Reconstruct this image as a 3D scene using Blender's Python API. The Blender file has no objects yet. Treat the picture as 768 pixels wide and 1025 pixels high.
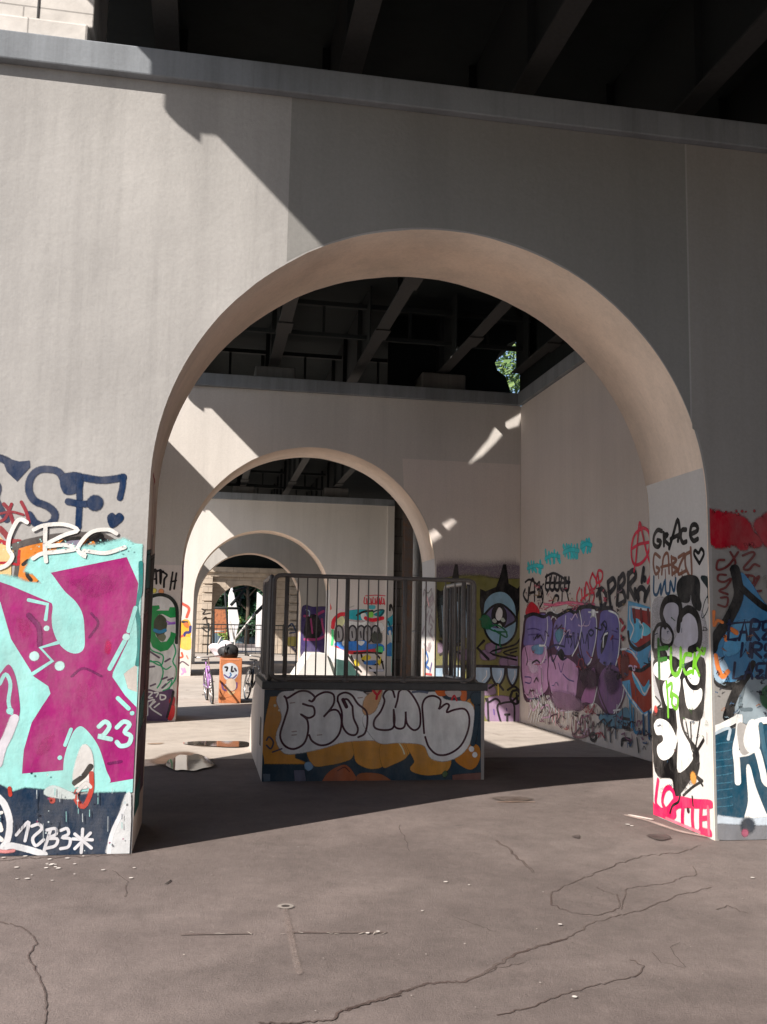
import bpy, bmesh, math, random
from mathutils import Vector, Matrix
from mathutils.geometry import tessellate_polygon
random.seed(7)
R = math.radians
scene = bpy.context.scene
COL = scene.collection

# ------------------------------------------------------------------ camera
F_PX, PITCH, YAW, ROLL = 952.08, R(7.057), R(10.321), R(1.0963)
CAMZ = 1.6
fw = Vector((math.sin(YAW)*math.cos(PITCH), math.cos(YAW)*math.cos(PITCH), math.sin(PITCH)))
rt0 = Vector((fw.y, -fw.x, 0)).normalized()
up0 = rt0.cross(fw)
rt = math.cos(ROLL)*rt0 + math.sin(ROLL)*up0
up = -math.sin(ROLL)*rt0 + math.cos(ROLL)*up0
cd = bpy.data.cameras.new('camera'); cam = bpy.data.objects.new('camera', cd); COL.objects.link(cam)
M = Matrix.Identity(4)
for i in range(3):
    M[i][0] = rt[i]; M[i][1] = up[i]; M[i][2] = -fw[i]
M[2][3] = CAMZ
cam.matrix_world = M
cd.sensor_fit = 'VERTICAL'; cd.sensor_height = 36.0
cd.lens = F_PX/1025*36.0
cd.clip_start = 0.05; cd.clip_end = 3000
scene.camera = cam

def ray(px, py):
    return fw + rt*((px-384)/F_PX) - up*((py-512.5)/F_PX)
def PY(px, py, Y):
    d = ray(px, py); t = Y/d.y; return Vector((d.x*t, Y, CAMZ+d.z*t))
def PX(px, py, X):
    d = ray(px, py); t = X/d.x; return Vector((X, d.y*t, CAMZ+d.z*t))
def PZ(px, py, Z=0.0):
    d = ray(px, py); t = (Z-CAMZ)/d.z; return Vector((d.x*t, d.y*t, Z))

# ------------------------------------------------------------------ helpers
def tag(o, label=None, cat=None, group=None, kind=None):
    if label: o['label'] = label
    if cat: o['category'] = cat
    if group: o['group'] = group
    if kind: o['kind'] = kind
    return o
def empty(name, loc, rz=0, **k):
    o = bpy.data.objects.new(name, None); COL.objects.link(o)
    o.location = loc; o.rotation_euler = (0, 0, rz); o.empty_display_size = .3
    tag(o, **k); return o
def copy_tree(o, parent=None):
    c = o.copy(); COL.objects.link(c); c.parent = parent
    for ch in list(o.children): copy_tree(ch, c)
    return c

def localize(vs, parent):
    if parent is None: return vs
    mw = parent.matrix_basis.copy(); q = parent.parent
    while q is not None: mw = q.matrix_basis @ mw; q = q.parent
    mi = mw.inverted()
    return [tuple(mi @ Vector(p)) for p in vs]

class MB:
    """collects faces, builds ONE mesh object"""
    def __init__(s): s.v = []; s.f = []; s.m = []; s.sm = []
    def face(s, pts, mi=0, smooth=False):
        b = len(s.v); s.v += [tuple(p) for p in pts]; s.f.append(list(range(b, b+len(pts)))); s.m.append(mi); s.sm.append(smooth)
    def box(s, x0, x1, y0, y1, z0, z1, mi=0):
        b = len(s.v)
        s.v += [(x0,y0,z0),(x1,y0,z0),(x1,y1,z0),(x0,y1,z0),(x0,y0,z1),(x1,y0,z1),(x1,y1,z1),(x0,y1,z1)]
        for q in ((0,3,2,1),(4,5,6,7),(0,1,5,4),(1,2,6,5),(2,3,7,6),(3,0,4,7)):
            s.f.append([b+i for i in q]); s.m.append(mi); s.sm.append(False)
        return s
    def tube(s, pts, r, n=8, mi=0, closed=False, cap=True):
        pts = [Vector(p) for p in pts]; N = len(pts); b = len(s.v)
        rr = r if isinstance(r, (list, tuple)) else [r]*N
        u = None
        for i, p in enumerate(pts):
            if closed: d = pts[(i+1) % N]-pts[i-1]
            else: d = pts[min(i+1, N-1)]-pts[max(i-1, 0)]
            d.normalize()
            if u is None:
                u = d.cross(Vector((0, 0, 1)))
                if u.length < 1e-3: u = d.cross(Vector((1, 0, 0)))
            u = (u-d*u.dot(d)).normalized(); w = d.cross(u)
            for k in range(n):
                a = 2*math.pi*k/n
                s.v.append(tuple(p+(u*math.cos(a)+w*math.sin(a))*rr[i]))
        for i in range(N if closed else N-1):
            j = (i+1) % N
            for k in range(n):
                l = (k+1) % n
                s.f.append([b+i*n+k, b+i*n+l, b+j*n+l, b+j*n+k]); s.m.append(mi); s.sm.append(True)
        if cap and not closed:
            s.f.append([b+k for k in range(n)][::-1]); s.m.append(mi); s.sm.append(False)
            s.f.append([b+(N-1)*n+k for k in range(n)]); s.m.append(mi); s.sm.append(False)
        return s
    def beam(s, a, c, w, h, mi=0):
        a = Vector(a); c = Vector(c); d = (c-a).normalized()
        u = d.cross(Vector((0, 0, 1)))
        if u.length < 1e-3: u = Vector((1, 0, 0))
        u.normalize(); t = u.cross(d)
        b = len(s.v)
        for p in (a, c):
            for (i, j) in ((-1,-1),(1,-1),(1,1),(-1,1)): s.v.append(tuple(p+u*w/2*i+t*h/2*j))
        for q in ((0,1,2,3),(7,6,5,4),(0,4,5,1),(1,5,6,2),(2,6,7,3),(3,7,4,0)):
            s.f.append([b+i for i in q]); s.m.append(mi); s.sm.append(False)
        return s
    def prism(s, prof, axis, a0, a1, mi=0):
        """prof: list of 2D points; axis 'x' -> prof=(y,z), 'y' -> (x,z), 'z' -> (x,y)"""
        def P(p, a):
            return {'x': (a, p[0], p[1]), 'y': (p[0], a, p[1]), 'z': (p[0], p[1], a)}[axis]
        A = [P(p, a0) for p in prof]; B = [P(p, a1) for p in prof]
        s.face(A, mi); s.face(B[::-1], mi)
        n = len(prof)
        for i in range(n):
            j = (i+1) % n; s.face([A[j], A[i], B[i], B[j]], mi)
        return s
    def build(s, name, mats, parent=None, bevel=0, fix=True, shift=None):
        me = bpy.data.meshes.new(name)
        v = localize(s.v, parent)
        me.from_pydata(v, [], s.f)
        if not isinstance(mats, (list, tuple)): mats = [mats]
        for m in mats: me.materials.append(m)
        for p, mi, sm in zip(me.polygons, s.m, s.sm): p.material_index = mi; p.use_smooth = sm
        if fix:
            bm = bmesh.new(); bm.from_mesh(me)
            bmesh.ops.remove_doubles(bm, verts=bm.verts, dist=1e-5)
            bmesh.ops.recalc_face_normals(bm, faces=bm.faces); bm.to_mesh(me); bm.free()
        o = bpy.data.objects.new(name, me); COL.objects.link(o)
        if parent is not None: o.parent = parent
        if bevel:
            b = o.modifiers.new('bevel', 'BEVEL'); b.width = bevel; b.segments = 2; b.limit_method = 'ANGLE'; b.angle_limit = R(40)
        return o

# ------------------------------------------------------------------ materials
def lin(c): return tuple(((x/255)/12.92 if x/255 <= .04045 else ((x/255+.055)/1.055)**2.4) for x in c)
class NT:
    def __init__(s, name):
        s.mat = bpy.data.materials.new(name); s.mat.use_nodes = True; s.t = s.mat.node_tree
        s.b = s.t.nodes['Principled BSDF']; s.geo = None
    def n(s, typ, **kw):
        nd = s.t.nodes.new(typ)
        for k, v in kw.items():
            if k.startswith('i_'): nd.inputs[k[2:].replace('_', ' ')].default_value = v
            else: setattr(nd, k, v)
        return nd
    def l(s, a, b): s.t.links.new(a, b)
    def pos(s, sc=(1, 1, 1)):
        g = s.n('ShaderNodeNewGeometry'); m = s.n('ShaderNodeMapping'); m.inputs['Scale'].default_value = sc
        s.l(g.outputs['Position'], m.inputs['Vector']); return m.outputs['Vector']
    def noise(s, sc, detail=6, rough=.6, stretch=(1, 1, 1), dist=0):
        t = s.n('ShaderNodeTexNoise'); t.inputs['Scale'].default_value = sc; t.inputs['Detail'].default_value = detail
        t.inputs['Roughness'].default_value = rough; t.inputs['Distortion'].default_value = dist
        s.l(s.pos(stretch), t.inputs['Vector']); return t.outputs['Fac']
    def ramp(s, fac, stops):
        r = s.n('ShaderNodeValToRGB'); e = r.color_ramp.elements
        while len(e) < len(stops): e.new(.5)
        for x, (p, c) in zip(e, stops): x.position = p; x.color = (*c[:3], 1) if len(c) >= 3 else c
        s.l(fac, r.inputs['Fac']); return r.outputs['Color']
    def mix(s, fac, a, b, mode='MIX'):
        m = s.n('ShaderNodeMix', data_type='RGBA', blend_type=mode)
        for sock, v in ((m.inputs[0], fac), (m.inputs[6], a), (m.inputs[7], b)):
            if hasattr(v, 'is_output') or isinstance(v, bpy.types.NodeSocket): s.l(v, sock)
            else: sock.default_value = v if not isinstance(v, tuple) else (*v[:3], 1)
        return m.outputs[2]
    def math(s, op, a, b=0.0, c=None):
        m = s.n('ShaderNodeMath', operation=op)
        for i, v in enumerate((a, b) if c is None else (a, b, c)):
            if isinstance(v, bpy.types.NodeSocket): s.l(v, m.inputs[i])
            else: m.inputs[i].default_value = v
        return m.outputs[0]
    def bump(s, h, st=.3, d=.01):
        b = s.n('ShaderNodeBump'); b.inputs['Strength'].default_value = st; b.inputs['Distance'].default_value = d
        s.l(h, b.inputs['Height']); s.l(b.outputs['Normal'], s.b.inputs['Normal'])
    def color(s, c): 
        if isinstance(c, tuple): s.b.inputs['Base Color'].default_value = (*c, 1)
        else: s.l(c, s.b.inputs['Base Color'])
    def rough(s, v): s.b.inputs['Roughness'].default_value = v; s.b.inputs['Specular IOR Level'].default_value = .3

g3 = lambda v: (v, v, v)
def concrete(name, base, streak=.25, blot=.12, bump=.25, scale=1.0):
    t = NT(name)
    big = t.noise(.55*scale, 5, .6)
    st = t.noise(1.0*scale, 8, .65, (2.2, 2.2, .16))
    st2 = t.noise(5.0*scale, 6, .7, (3, 3, .10))
    fine = t.noise(38, 5, .7)
    c = t.mix(1.0, base, t.ramp(big, [(.3, g3(1-blot)), (.7, g3(1+blot*.4))]), 'MULTIPLY')
    c = t.mix(1.0, c, t.ramp(st, [(.32, g3(1-streak)), (.56, g3(1.0))]), 'MULTIPLY')
    c = t.mix(1.0, c, t.ramp(st2, [(.30, g3(1-streak*.45)), (.5, g3(1.0))]), 'MULTIPLY')
    c = t.mix(1.0, c, t.ramp(fine, [(.3, g3(.93)), (.7, g3(1.04))]), 'MULTIPLY')
    t.color(c); t.rough(.85)
    h = t.math('ADD', t.math('MULTIPLY', t.noise(7, 6, .6), .7), t.math('MULTIPLY', fine, .25))
    t.bump(h, bump, .02)
    return t.mat
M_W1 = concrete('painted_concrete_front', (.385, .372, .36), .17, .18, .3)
M_W1B = concrete('painted_concrete_repaint', (.235, .23, .22), .10, .06)  # repaint tone deepened to keep the shaded wall dark
M_W1C = concrete('painted_concrete_edge', (.29, .275, .26), .10, .06)  # toned below the wall colour to match the shade at this end
M_W2 = concrete('painted_concrete_second', (.62, .585, .55), .08, .07)
M_W3 = concrete('painted_concrete_third', (.66, .62, .58), .08, .06)
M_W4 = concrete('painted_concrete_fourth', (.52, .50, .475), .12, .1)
M_WHITE = concrete('white_repaint', (.56, .54, .52), .06, .05)
M_PATCH = concrete('grey_repaint', (.74, .67, .63), .06, .05)
M_SOFFIT = concrete('tan_soffit_paint', (.84, .685, .56), .16, .14)
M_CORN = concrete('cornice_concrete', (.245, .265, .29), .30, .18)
M_SIDE = concrete('side_wall_paint', (.66, .585, .54), .07, .07)
def stone(name, base, bw=.9, bh=.5, mort=.02):
    t = NT(name)
    g = t.n('ShaderNodeNewGeometry'); sp = t.n('ShaderNodeSeparateXYZ'); t.l(g.outputs['Position'], sp.inputs[0])
    cb = t.n('ShaderNodeCombineXYZ'); t.l(t.math('ADD', sp.outputs['X'], sp.outputs['Y']), cb.inputs[0]); t.l(sp.outputs['Z'], cb.inputs[1])
    br = t.n('ShaderNodeTexBrick'); br.inputs['Scale'].default_value = 1; br.inputs['Brick Width'].default_value = bw; br.inputs['Row Height'].default_value = bh
    br.inputs['Mortar Size'].default_value = mort; br.inputs['Color1'].default_value = (*base, 1); br.inputs['Color2'].default_value = (*[x*.92 for x in base], 1)
    br.inputs['Mortar'].default_value = (*[x*.55 for x in base], 1); t.l(cb.outputs[0], br.inputs['Vector'])
    c = t.mix(1.0, br.outputs['Color'], t.ramp(t.noise(2.2, 7, .65), [(.3, g3(.72)), (.7, g3(1.1))]), 'MULTIPLY')
    t.color(c); t.rough(.9); t.bump(t.math('ADD', t.math('MULTIPLY', br.outputs['Fac'], -1.0), t.math('MULTIPLY', t.noise(9, 5), .4)), .5, .02)
    return t.mat
M_STONE = stone('coursed_stone', (.50, .42, .34), 1.6, .5, .012)
M_BLOCK = stone('dark_block_masonry', (.17, .155, .14), 1.3, .6)
M_TILE = stone('pale_stone_cladding', (.60, .57, .54), 1.6, .9, .006)

def asphalt():
    t = NT('asphalt')
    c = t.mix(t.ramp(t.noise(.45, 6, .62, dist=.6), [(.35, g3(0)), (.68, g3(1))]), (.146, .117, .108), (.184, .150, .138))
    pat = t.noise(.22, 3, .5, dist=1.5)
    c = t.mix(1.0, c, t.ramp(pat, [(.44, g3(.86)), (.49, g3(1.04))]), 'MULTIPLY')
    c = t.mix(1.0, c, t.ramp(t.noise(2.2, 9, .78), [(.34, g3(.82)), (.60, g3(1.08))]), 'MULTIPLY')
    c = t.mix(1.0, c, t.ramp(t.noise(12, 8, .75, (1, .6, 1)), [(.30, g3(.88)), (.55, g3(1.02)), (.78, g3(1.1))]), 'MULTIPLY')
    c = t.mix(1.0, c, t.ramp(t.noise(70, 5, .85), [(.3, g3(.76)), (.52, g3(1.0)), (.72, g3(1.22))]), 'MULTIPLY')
    # pale scuffs and droppings
    sp = t.math('MULTIPLY', t.ramp(t.noise(9, 4, .55), [(.73, g3(0)), (.77, g3(1))]), t.ramp(t.noise(.8, 2), [(.5, g3(0)), (.62, g3(1))]))
    c = t.mix(t.math('MULTIPLY', sp, .55), c, (.34, .31, .29))
    dk = t.ramp(t.noise(3.1, 5, .6, dist=.4), [(.24, g3(1)), (.31, g3(0))])
    c = t.mix(t.math('MULTIPLY', dk, .5), c, (.035, .032, .030))
    t.color(c); t.rough(.82)
    t.bump(t.math('ADD', t.noise(90, 4, .8), t.math('MULTIPLY', t.noise(6, 5), 1.5)), .6, .012)
    return t.mat
M_ASPH = asphalt()
def pavement():
    t = NT('pale_concrete_floor')
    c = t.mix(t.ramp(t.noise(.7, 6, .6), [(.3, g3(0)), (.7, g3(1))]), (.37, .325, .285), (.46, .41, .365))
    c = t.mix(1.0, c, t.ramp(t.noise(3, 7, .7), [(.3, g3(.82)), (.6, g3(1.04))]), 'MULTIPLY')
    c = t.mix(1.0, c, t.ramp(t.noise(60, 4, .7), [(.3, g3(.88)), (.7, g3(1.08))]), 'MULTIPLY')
    st = t.ramp(t.noise(1.6, 6, .6, (1, .5, 1), .5), [(.27, g3(1)), (.36, g3(0))])
    c = t.mix(t.math('MULTIPLY', st, .5), c, (.16, .13, .11))
    t.color(c); t.rough(.85); t.bump(t.noise(40, 5, .7), .25, .01)
    return t.mat
M_PAVE = pavement()
def simple(name, base, rough=.6, metal=0, var=.15, sc=8, bump=.1):
    t = NT(name)
    c = t.mix(1.0, base, t.ramp(t.noise(sc, 6, .65), [(.3, g3(1-var)), (.7, g3(1+var*.5))]), 'MULTIPLY')
    t.color(c); t.b.inputs['Roughness'].default_value = rough; t.b.inputs['Metallic'].default_value = metal
    t.bump(t.noise(sc*6, 4, .7), bump, .005)
    return t.mat
def rusty(name, base, rust=(.16, .075, .04), amt=.42, rough=.65):
    t = NT(name)
    c = t.mix(t.ramp(t.noise(5, 8, .7), [(amt+.18, g3(0)), (amt+.30, g3(1))]), base, rust)
    c = t.mix(1.0, c, t.ramp(t.noise(25, 5, .7), [(.3, g3(.75)), (.7, g3(1.1))]), 'MULTIPLY')
    t.color(c); t.b.inputs['Roughness'].default_value = rough
    t.bump(t.noise(40, 5, .7), .2, .004)
    return t.mat
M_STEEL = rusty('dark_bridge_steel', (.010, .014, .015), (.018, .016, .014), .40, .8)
M_FLANGE = rusty('weathered_flange_steel', (.034, .034, .034), (.04, .032, .027), .42, .8)
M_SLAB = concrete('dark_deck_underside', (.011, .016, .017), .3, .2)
M_RAIL = rusty('grey_painted_railing', (.165, .148, .138), (.22, .14, .10), .44, .5)
M_RAILL = rusty('pale_worn_railing', (.34, .31, .29), (.15, .11, .09), .40, .4)
M_BAND = simple('dark_steel_edging', (.06, .062, .065), .45, 0, .3, 12)
M_POST = rusty('rusty_steel_post', (.13, .10, .085), (.17, .09, .055), .30, .8)
M_BOX = concrete('ramp_plywood_paint', (.56, .50, .45), .2, .15)
M_BLACK = simple('black_matte', (.02, .02, .022), .6)
M_RUBBER = simple('black_rubber', (.018, .018, .018), .8)
M_CHROME = simple('bare_metal', (.5, .5, .5), .3, .9, .1)

# paint: colour and coverage come from a colour attribute
def paint_mat(name='spray_paint', thr=.10, drip=True):
    t = NT(name)
    a = t.n('ShaderNodeAttribute', attribute_name='Col')
    v = t.ramp(t.noise(6, 6, .65), [(.3, g3(.86)), (.7, g3(1.07))])
    v2 = t.ramp(t.noise(3, 5, .6, (2, 2, .5)), [(.3, g3(.80)), (.62, g3(1.05))])
    c = t.mix(1.0, t.mix(1.0, a.outputs['Color'], v, 'MULTIPLY'), v2, 'MULTIPLY')
    gr = t.ramp(t.noise(1.7, 9, .75, (1.4, 1.4, .7)), [(.42, g3(0)), (.70, g3(.30))])
    c = t.mix(gr, c, (.30, .27, .25))
    t.color(c); t.rough(.6); t.b.inputs['Specular IOR Level'].default_value = .15
    n = t.noise(110, 4, .75)
    al = t.math('ADD', a.outputs['Alpha'], t.math('MULTIPLY', t.math('SUBTRACT', n, .5), .55))
    mr = t.n('ShaderNodeMapRange', interpolation_type='SMOOTHSTEP'); t.l(al, mr.inputs[0]); mr.inputs[1].default_value = .28; mr.inputs[2].default_value = .72
    chip = t.ramp(t.noise(16, 9, .72, (1, 1, .8)), [(.275, g3(0)), (.30, g3(1))])
    t.l(t.math('MULTIPLY', mr.outputs[0], chip), t.b.inputs['Alpha'])
    t.bump(t.math('ADD', t.math('MULTIPLY', t.noise(7, 6, .6), .7), t.math('MULTIPLY', t.noise(38, 5, .7), .4)), .3, .02)
    return t.mat
M_PAINT = paint_mat()

def catmull(P, closed=False, sub=5):
    n = len(P)
    if n < 3: return [Vector(p) for p in P]
    P = [Vector(p) for p in P]; out = []
    rng = range(n) if closed else range(n-1)
    for i in rng:
        p1 = P[i]; p2 = P[(i+1) % n]
        p0 = P[i-1] if (closed or i > 0) else p1*2-p2
        p3 = P[(i+2) % n] if (closed or i+2 < n) else p2*2-p1
        for k in range(sub):
            t = k/sub
            out.append(.5*((2*p1)+(-p0+p2)*t+(2*p0-5*p1+4*p2-p3)*t*t+(-p0+3*p1-3*p2+p3)*t**3))
    if not closed: out.append(P[-1])
    return out

class Mural:
    """flat paint on one wall plane. m(px,py)->3D point on that wall"""
    LAYER = {}
    def __init__(s, axis, at, k=1.0, base=None, clip=None):
        s.axis = axis; s.at = at; s.k = k; s.off = Mural.LAYER.get((axis, round(at, 2)), .0022)
        s.v = []; s.f = []; s.c = []; s.clip = clip
        s.frame = None
    def fr(s, sc, ox, oy): s.frame = (sc, ox, oy); return s
    def to2(s, p):
        if s.frame: sc, ox, oy = s.frame; p = (ox+p[0]/sc, oy+p[1]/sc)
        if s.axis == 'y': q = PY(p[0], p[1], s.at); w = Vector((q.x, q.z))
        elif s.axis == 'z': q = PZ(p[0], p[1], s.at); w = Vector((q.x, q.y))
        else: q = PX(p[0], p[1], s.at); w = Vector((q.y, q.z))
        return w
    def clp(s, w):
        if s.clip:
            a0, a1, b0, b1 = s.clip
            w = Vector((min(max(w.x, a0), a1), min(max(w.y, b0), b1)))
        return w
    def to3(s, w, off):
        w = s.clp(w)
        if s.axis == 'y': return (w.x, s.at-off, w.y)
        if s.axis == 'z': return (w.x, w.y, s.at+off)
        return (s.at-off*s.sgn, w.x, w.y)
    sgn = 1
    def colr(s, c): l = lin(c); return tuple(min(.9, x*s.k) for x in l)
    def fill(s, pts, c, smooth=True, soft=0.0, sub=5, a=1.0):
        W = [s.to2(p) for p in pts]
        if smooth: W = catmull(W, True, sub)
        W = [s.clp(w) for w in W]
        s.off += .00005
        col = s.colr(c)
        b = len(s.v)
        tri = tessellate_polygon([[Vector((w.x, w.y, 0)) for w in W]])
        for w in W: s.v.append(s.to3(w, s.off)); s.c.append((*col, a))
        for t in tri: s.f.append([b+i for i in t])
        if soft:
            n = len(W); ar = sum(W[i-1].x*W[i].y-W[i].x*W[i-1].y for i in range(n)); sg = 1 if ar > 0 else -1
            b2 = len(s.v)
            for i, w in enumerate(W):
                d = W[(i+1) % n]-W[i-1]
                if d.length < 1e-6: d = Vector((1, 0))
                d.normalize(); o_ = Vector((d.y, -d.x))*sg
                s.v.append(s.to3(w+o_*soft*1.3, s.off)); s.c.append((*col, 0))
            for i in range(n): s.f.append([b+i, b+(i+1) % n, b2+(i+1) % n, b2+i])
        return s
    def cloud(s, pts, c, a=1.0, inner=.55, sub=4):
        W = [s.clp(w) for w in catmull([s.to2(p) for p in pts], True, sub)]
        n = len(W); cen = sum(W, Vector((0, 0)))/n; s.off += .00005; col = s.colr(c); b = len(s.v)
        s.v.append(s.to3(cen, s.off)); s.c.append((*col, a))
        for q, al in ((inner, a), (1.12, 0)):
            for w in W: s.v.append(s.to3(cen+(w-cen)*q, s.off)); s.c.append((*col, al))
        for i in range(n):
            j = (i+1) % n; s.f.append([b, b+1+i, b+1+j]); s.f.append([b+1+i, b+1+n+i, b+1+n+j, b+1+j])
        return s
    def line(s, pts, w, c, soft=.35, smooth=True, a=1.0, taper=False, sub=4):
        """w in centimetres"""
        W = [s.to2(p) for p in pts]
        if smooth and len(W) > 2: W = catmull(W, False, sub)
        if taper: ww = [w/200*(1-.85*i/(len(W)-1)) for i in range(len(W))]
        else: ww = [w/200]*len(W)
        s._rib(W, ww, s.colr(c), soft, a); return s
    def dot(s, p, r, c, soft=.3, a=1.0):
        q = s.to2(p); N = 14; s.off += .00005; col = s.colr(c); b = len(s.v)
        s.v.append(s.to3(q, s.off)); s.c.append((*col, a))
        for rr, al in ((1-soft, a), (1+soft, 0)):
            for i in range(N):
                t = 2*math.pi*i/N; s.v.append(s.to3(q+Vector((math.cos(t), math.sin(t)))*r/100*rr, s.off)); s.c.append((*col, al))
        for i in range(N):
            j = (i+1) % N; s.f.append([b, b+1+i, b+1+j]); s.f.append([b+1+i, b+1+N+i, b+1+N+j, b+1+j])
        return s
    def _rib(s, W, ww, col, soft, a=1.0):
        s.off += .00005
        # drop duplicates
        P = [W[0]]; H = [ww[0]]
        for p, h in zip(W[1:], ww[1:]):
            if (p-P[-1]).length > 1e-4: P.append(p); H.append(h)
        if len(P) < 2: return
        d0 = (P[0]-P[1]).normalized(); d1 = (P[-1]-P[-2]).normalized(); h0, h1 = H[0], H[-1]
        pre = [(P[0]+d0*h0*e, h0*q) for e, q in ((1.0, .12), (.85, .5), (.5, .86))]
        post = [(P[-1]+d1*h1*e, h1*q) for e, q in ((.5, .86), (.85, .5), (1.0, .12))]
        P = [p for p, _ in pre]+P+[p for p, _ in post]; H = [h for _, h in pre]+H+[h for _, h in post]
        n = len(P); b = len(s.v)
        for i in range(n):
            d = (P[min(i+1, n-1)]-P[max(i-1, 0)])
            if d.length < 1e-6: d = Vector((1, 0))
            d.normalize(); nn = Vector((-d.y, d.x)); o = s.off+.00003*i/n
            e = a if 0 < i < n-1 else 0
            for q, al in ((-(1+soft*.9), 0), (-(1-soft), e), ((1-soft), e), (1+soft*.9, 0)):
                s.v.append(s.to3(P[i]+nn*H[i]*q, o)); s.c.append((*col, al))
        for i in range(n-1):
            for k in range(3): s.f.append([b+i*4+k, b+i*4+k+1, b+i*4+k+5, b+i*4+k+4])
        s.off += .00003
    def squiggle(s, box, n, w, c, seed=0, soft=.3, a=1.0):
        """loose illegible scribble filling a pixel box"""
        r = random.Random(seed); x0, y0, x1, y1 = box
        pts = []
        for i in range(n):
            x = x0+(x1-x0)*(i+.5)/n; hi = i % 2
            pts.append((x+r.uniform(-.4, .4)*(x1-x0)/n*2, (y0 if hi else y1)+r.uniform(-.3, .3)*(y1-y0)*(1 if hi else -1)*.6))
        s.line(pts, w, c, soft, a=a); return s
    def build(s, parent, name='graffiti', label=None):
        Mural.LAYER[(s.axis, round(s.at, 2))] = s.off+.0001
        me = bpy.data.meshes.new(name); me.from_pydata(localize(s.v, parent), [], s.f); me.materials.append(M_PAINT)
        ca = me.color_attributes.new('Col', 'FLOAT_COLOR', 'POINT')
        flat = [x for c in s.c for x in c]; ca.data.foreach_set('color', flat)
        o = bpy.data.objects.new(name, me); COL.objects.link(o)
        if parent is not None: o.parent = parent
        if label: o['label'] = label
        return o
# ------------------------------------------------------------------ world dimensions (metres)
T = 1.06; XL, XR, ZS, RZ, H = -.456, 4.01, 2.644, 2.168, 5.80
HC = 6.03                       # top of the cornice
Y1, Y2, Y3, Y4, Y5 = 7.153, 16.69, 31.73, 41.71, 60.5
XO, XI, XRI, XRO = -3.1, -2.07, 5.61, 6.66

# ------------------------------------------------------------------ light
world = bpy.data.worlds.new('World'); scene.world = world; world.use_nodes = True
nt = world.node_tree; bg = nt.nodes['Background']
sky = nt.nodes.new('ShaderNodeTexSky'); sky.sky_type = 'NISHITA'; sky.sun_disc = False
SUN = Vector((1, .69, -.97)).normalized()
sky.sun_elevation = math.asin(-SUN.z); sky.sun_rotation = math.atan2(-SUN.x, -SUN.y)
nt.links.new(sky.outputs[0], bg.inputs[0]); bg.inputs[1].default_value = .10
ld = bpy.data.lights.new('sun', 'SUN'); ld.energy = 5.0; ld.angle = R(.5); ld.color = (1, .93, .85)
lo = bpy.data.objects.new('sun', ld); COL.objects.link(lo); lo.rotation_euler = SUN.to_track_quat('-Z', 'Y').to_euler(); lo.location = (-20, -10, 30)
scene.view_settings.view_transform = 'Standard'; scene.view_settings.look = 'None'; scene.view_settings.gamma = 1
scene.view_settings.exposure = .85
scene.view_settings.use_curve_mapping = False
scene.render.engine = 'CYCLES'
scene.cycles.max_bounces = 8; scene.cycles.diffuse_bounces = 5; scene.cycles.transparent_max_bounces = 40

# ------------------------------------------------------------------ ground
g = MB(); g.face([(-700, -200, 0), (700, -200, 0), (700, 900, 0), (-700, 900, 0)])
bounce_floor = MB(); bounce_floor.face([(-18, -4, .004), (-3.4, -4, .004), (-3.4, 11.98, .004), (-18, 11.98, .004)])  # unseen pale sheet added to bounce sun onto the soffit
tag(bounce_floor.build('pavement', M_PAVE, fix=False), 'pale concrete floor left of the arcade', kind='structure')
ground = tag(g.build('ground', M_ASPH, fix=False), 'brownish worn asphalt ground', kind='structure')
PAVE_Y = 12.0
g = MB(); g.face([(-18, PAVE_Y, .004), (6.9, PAVE_Y, .004), (6.9, 74, .004), (-18, 74, .004)])  # left part lies out of view, widened to bounce sun inside
tag(g.build('pavement', M_PAVE, fix=False), 'pale concrete floor under the arches', kind='structure')

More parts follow.
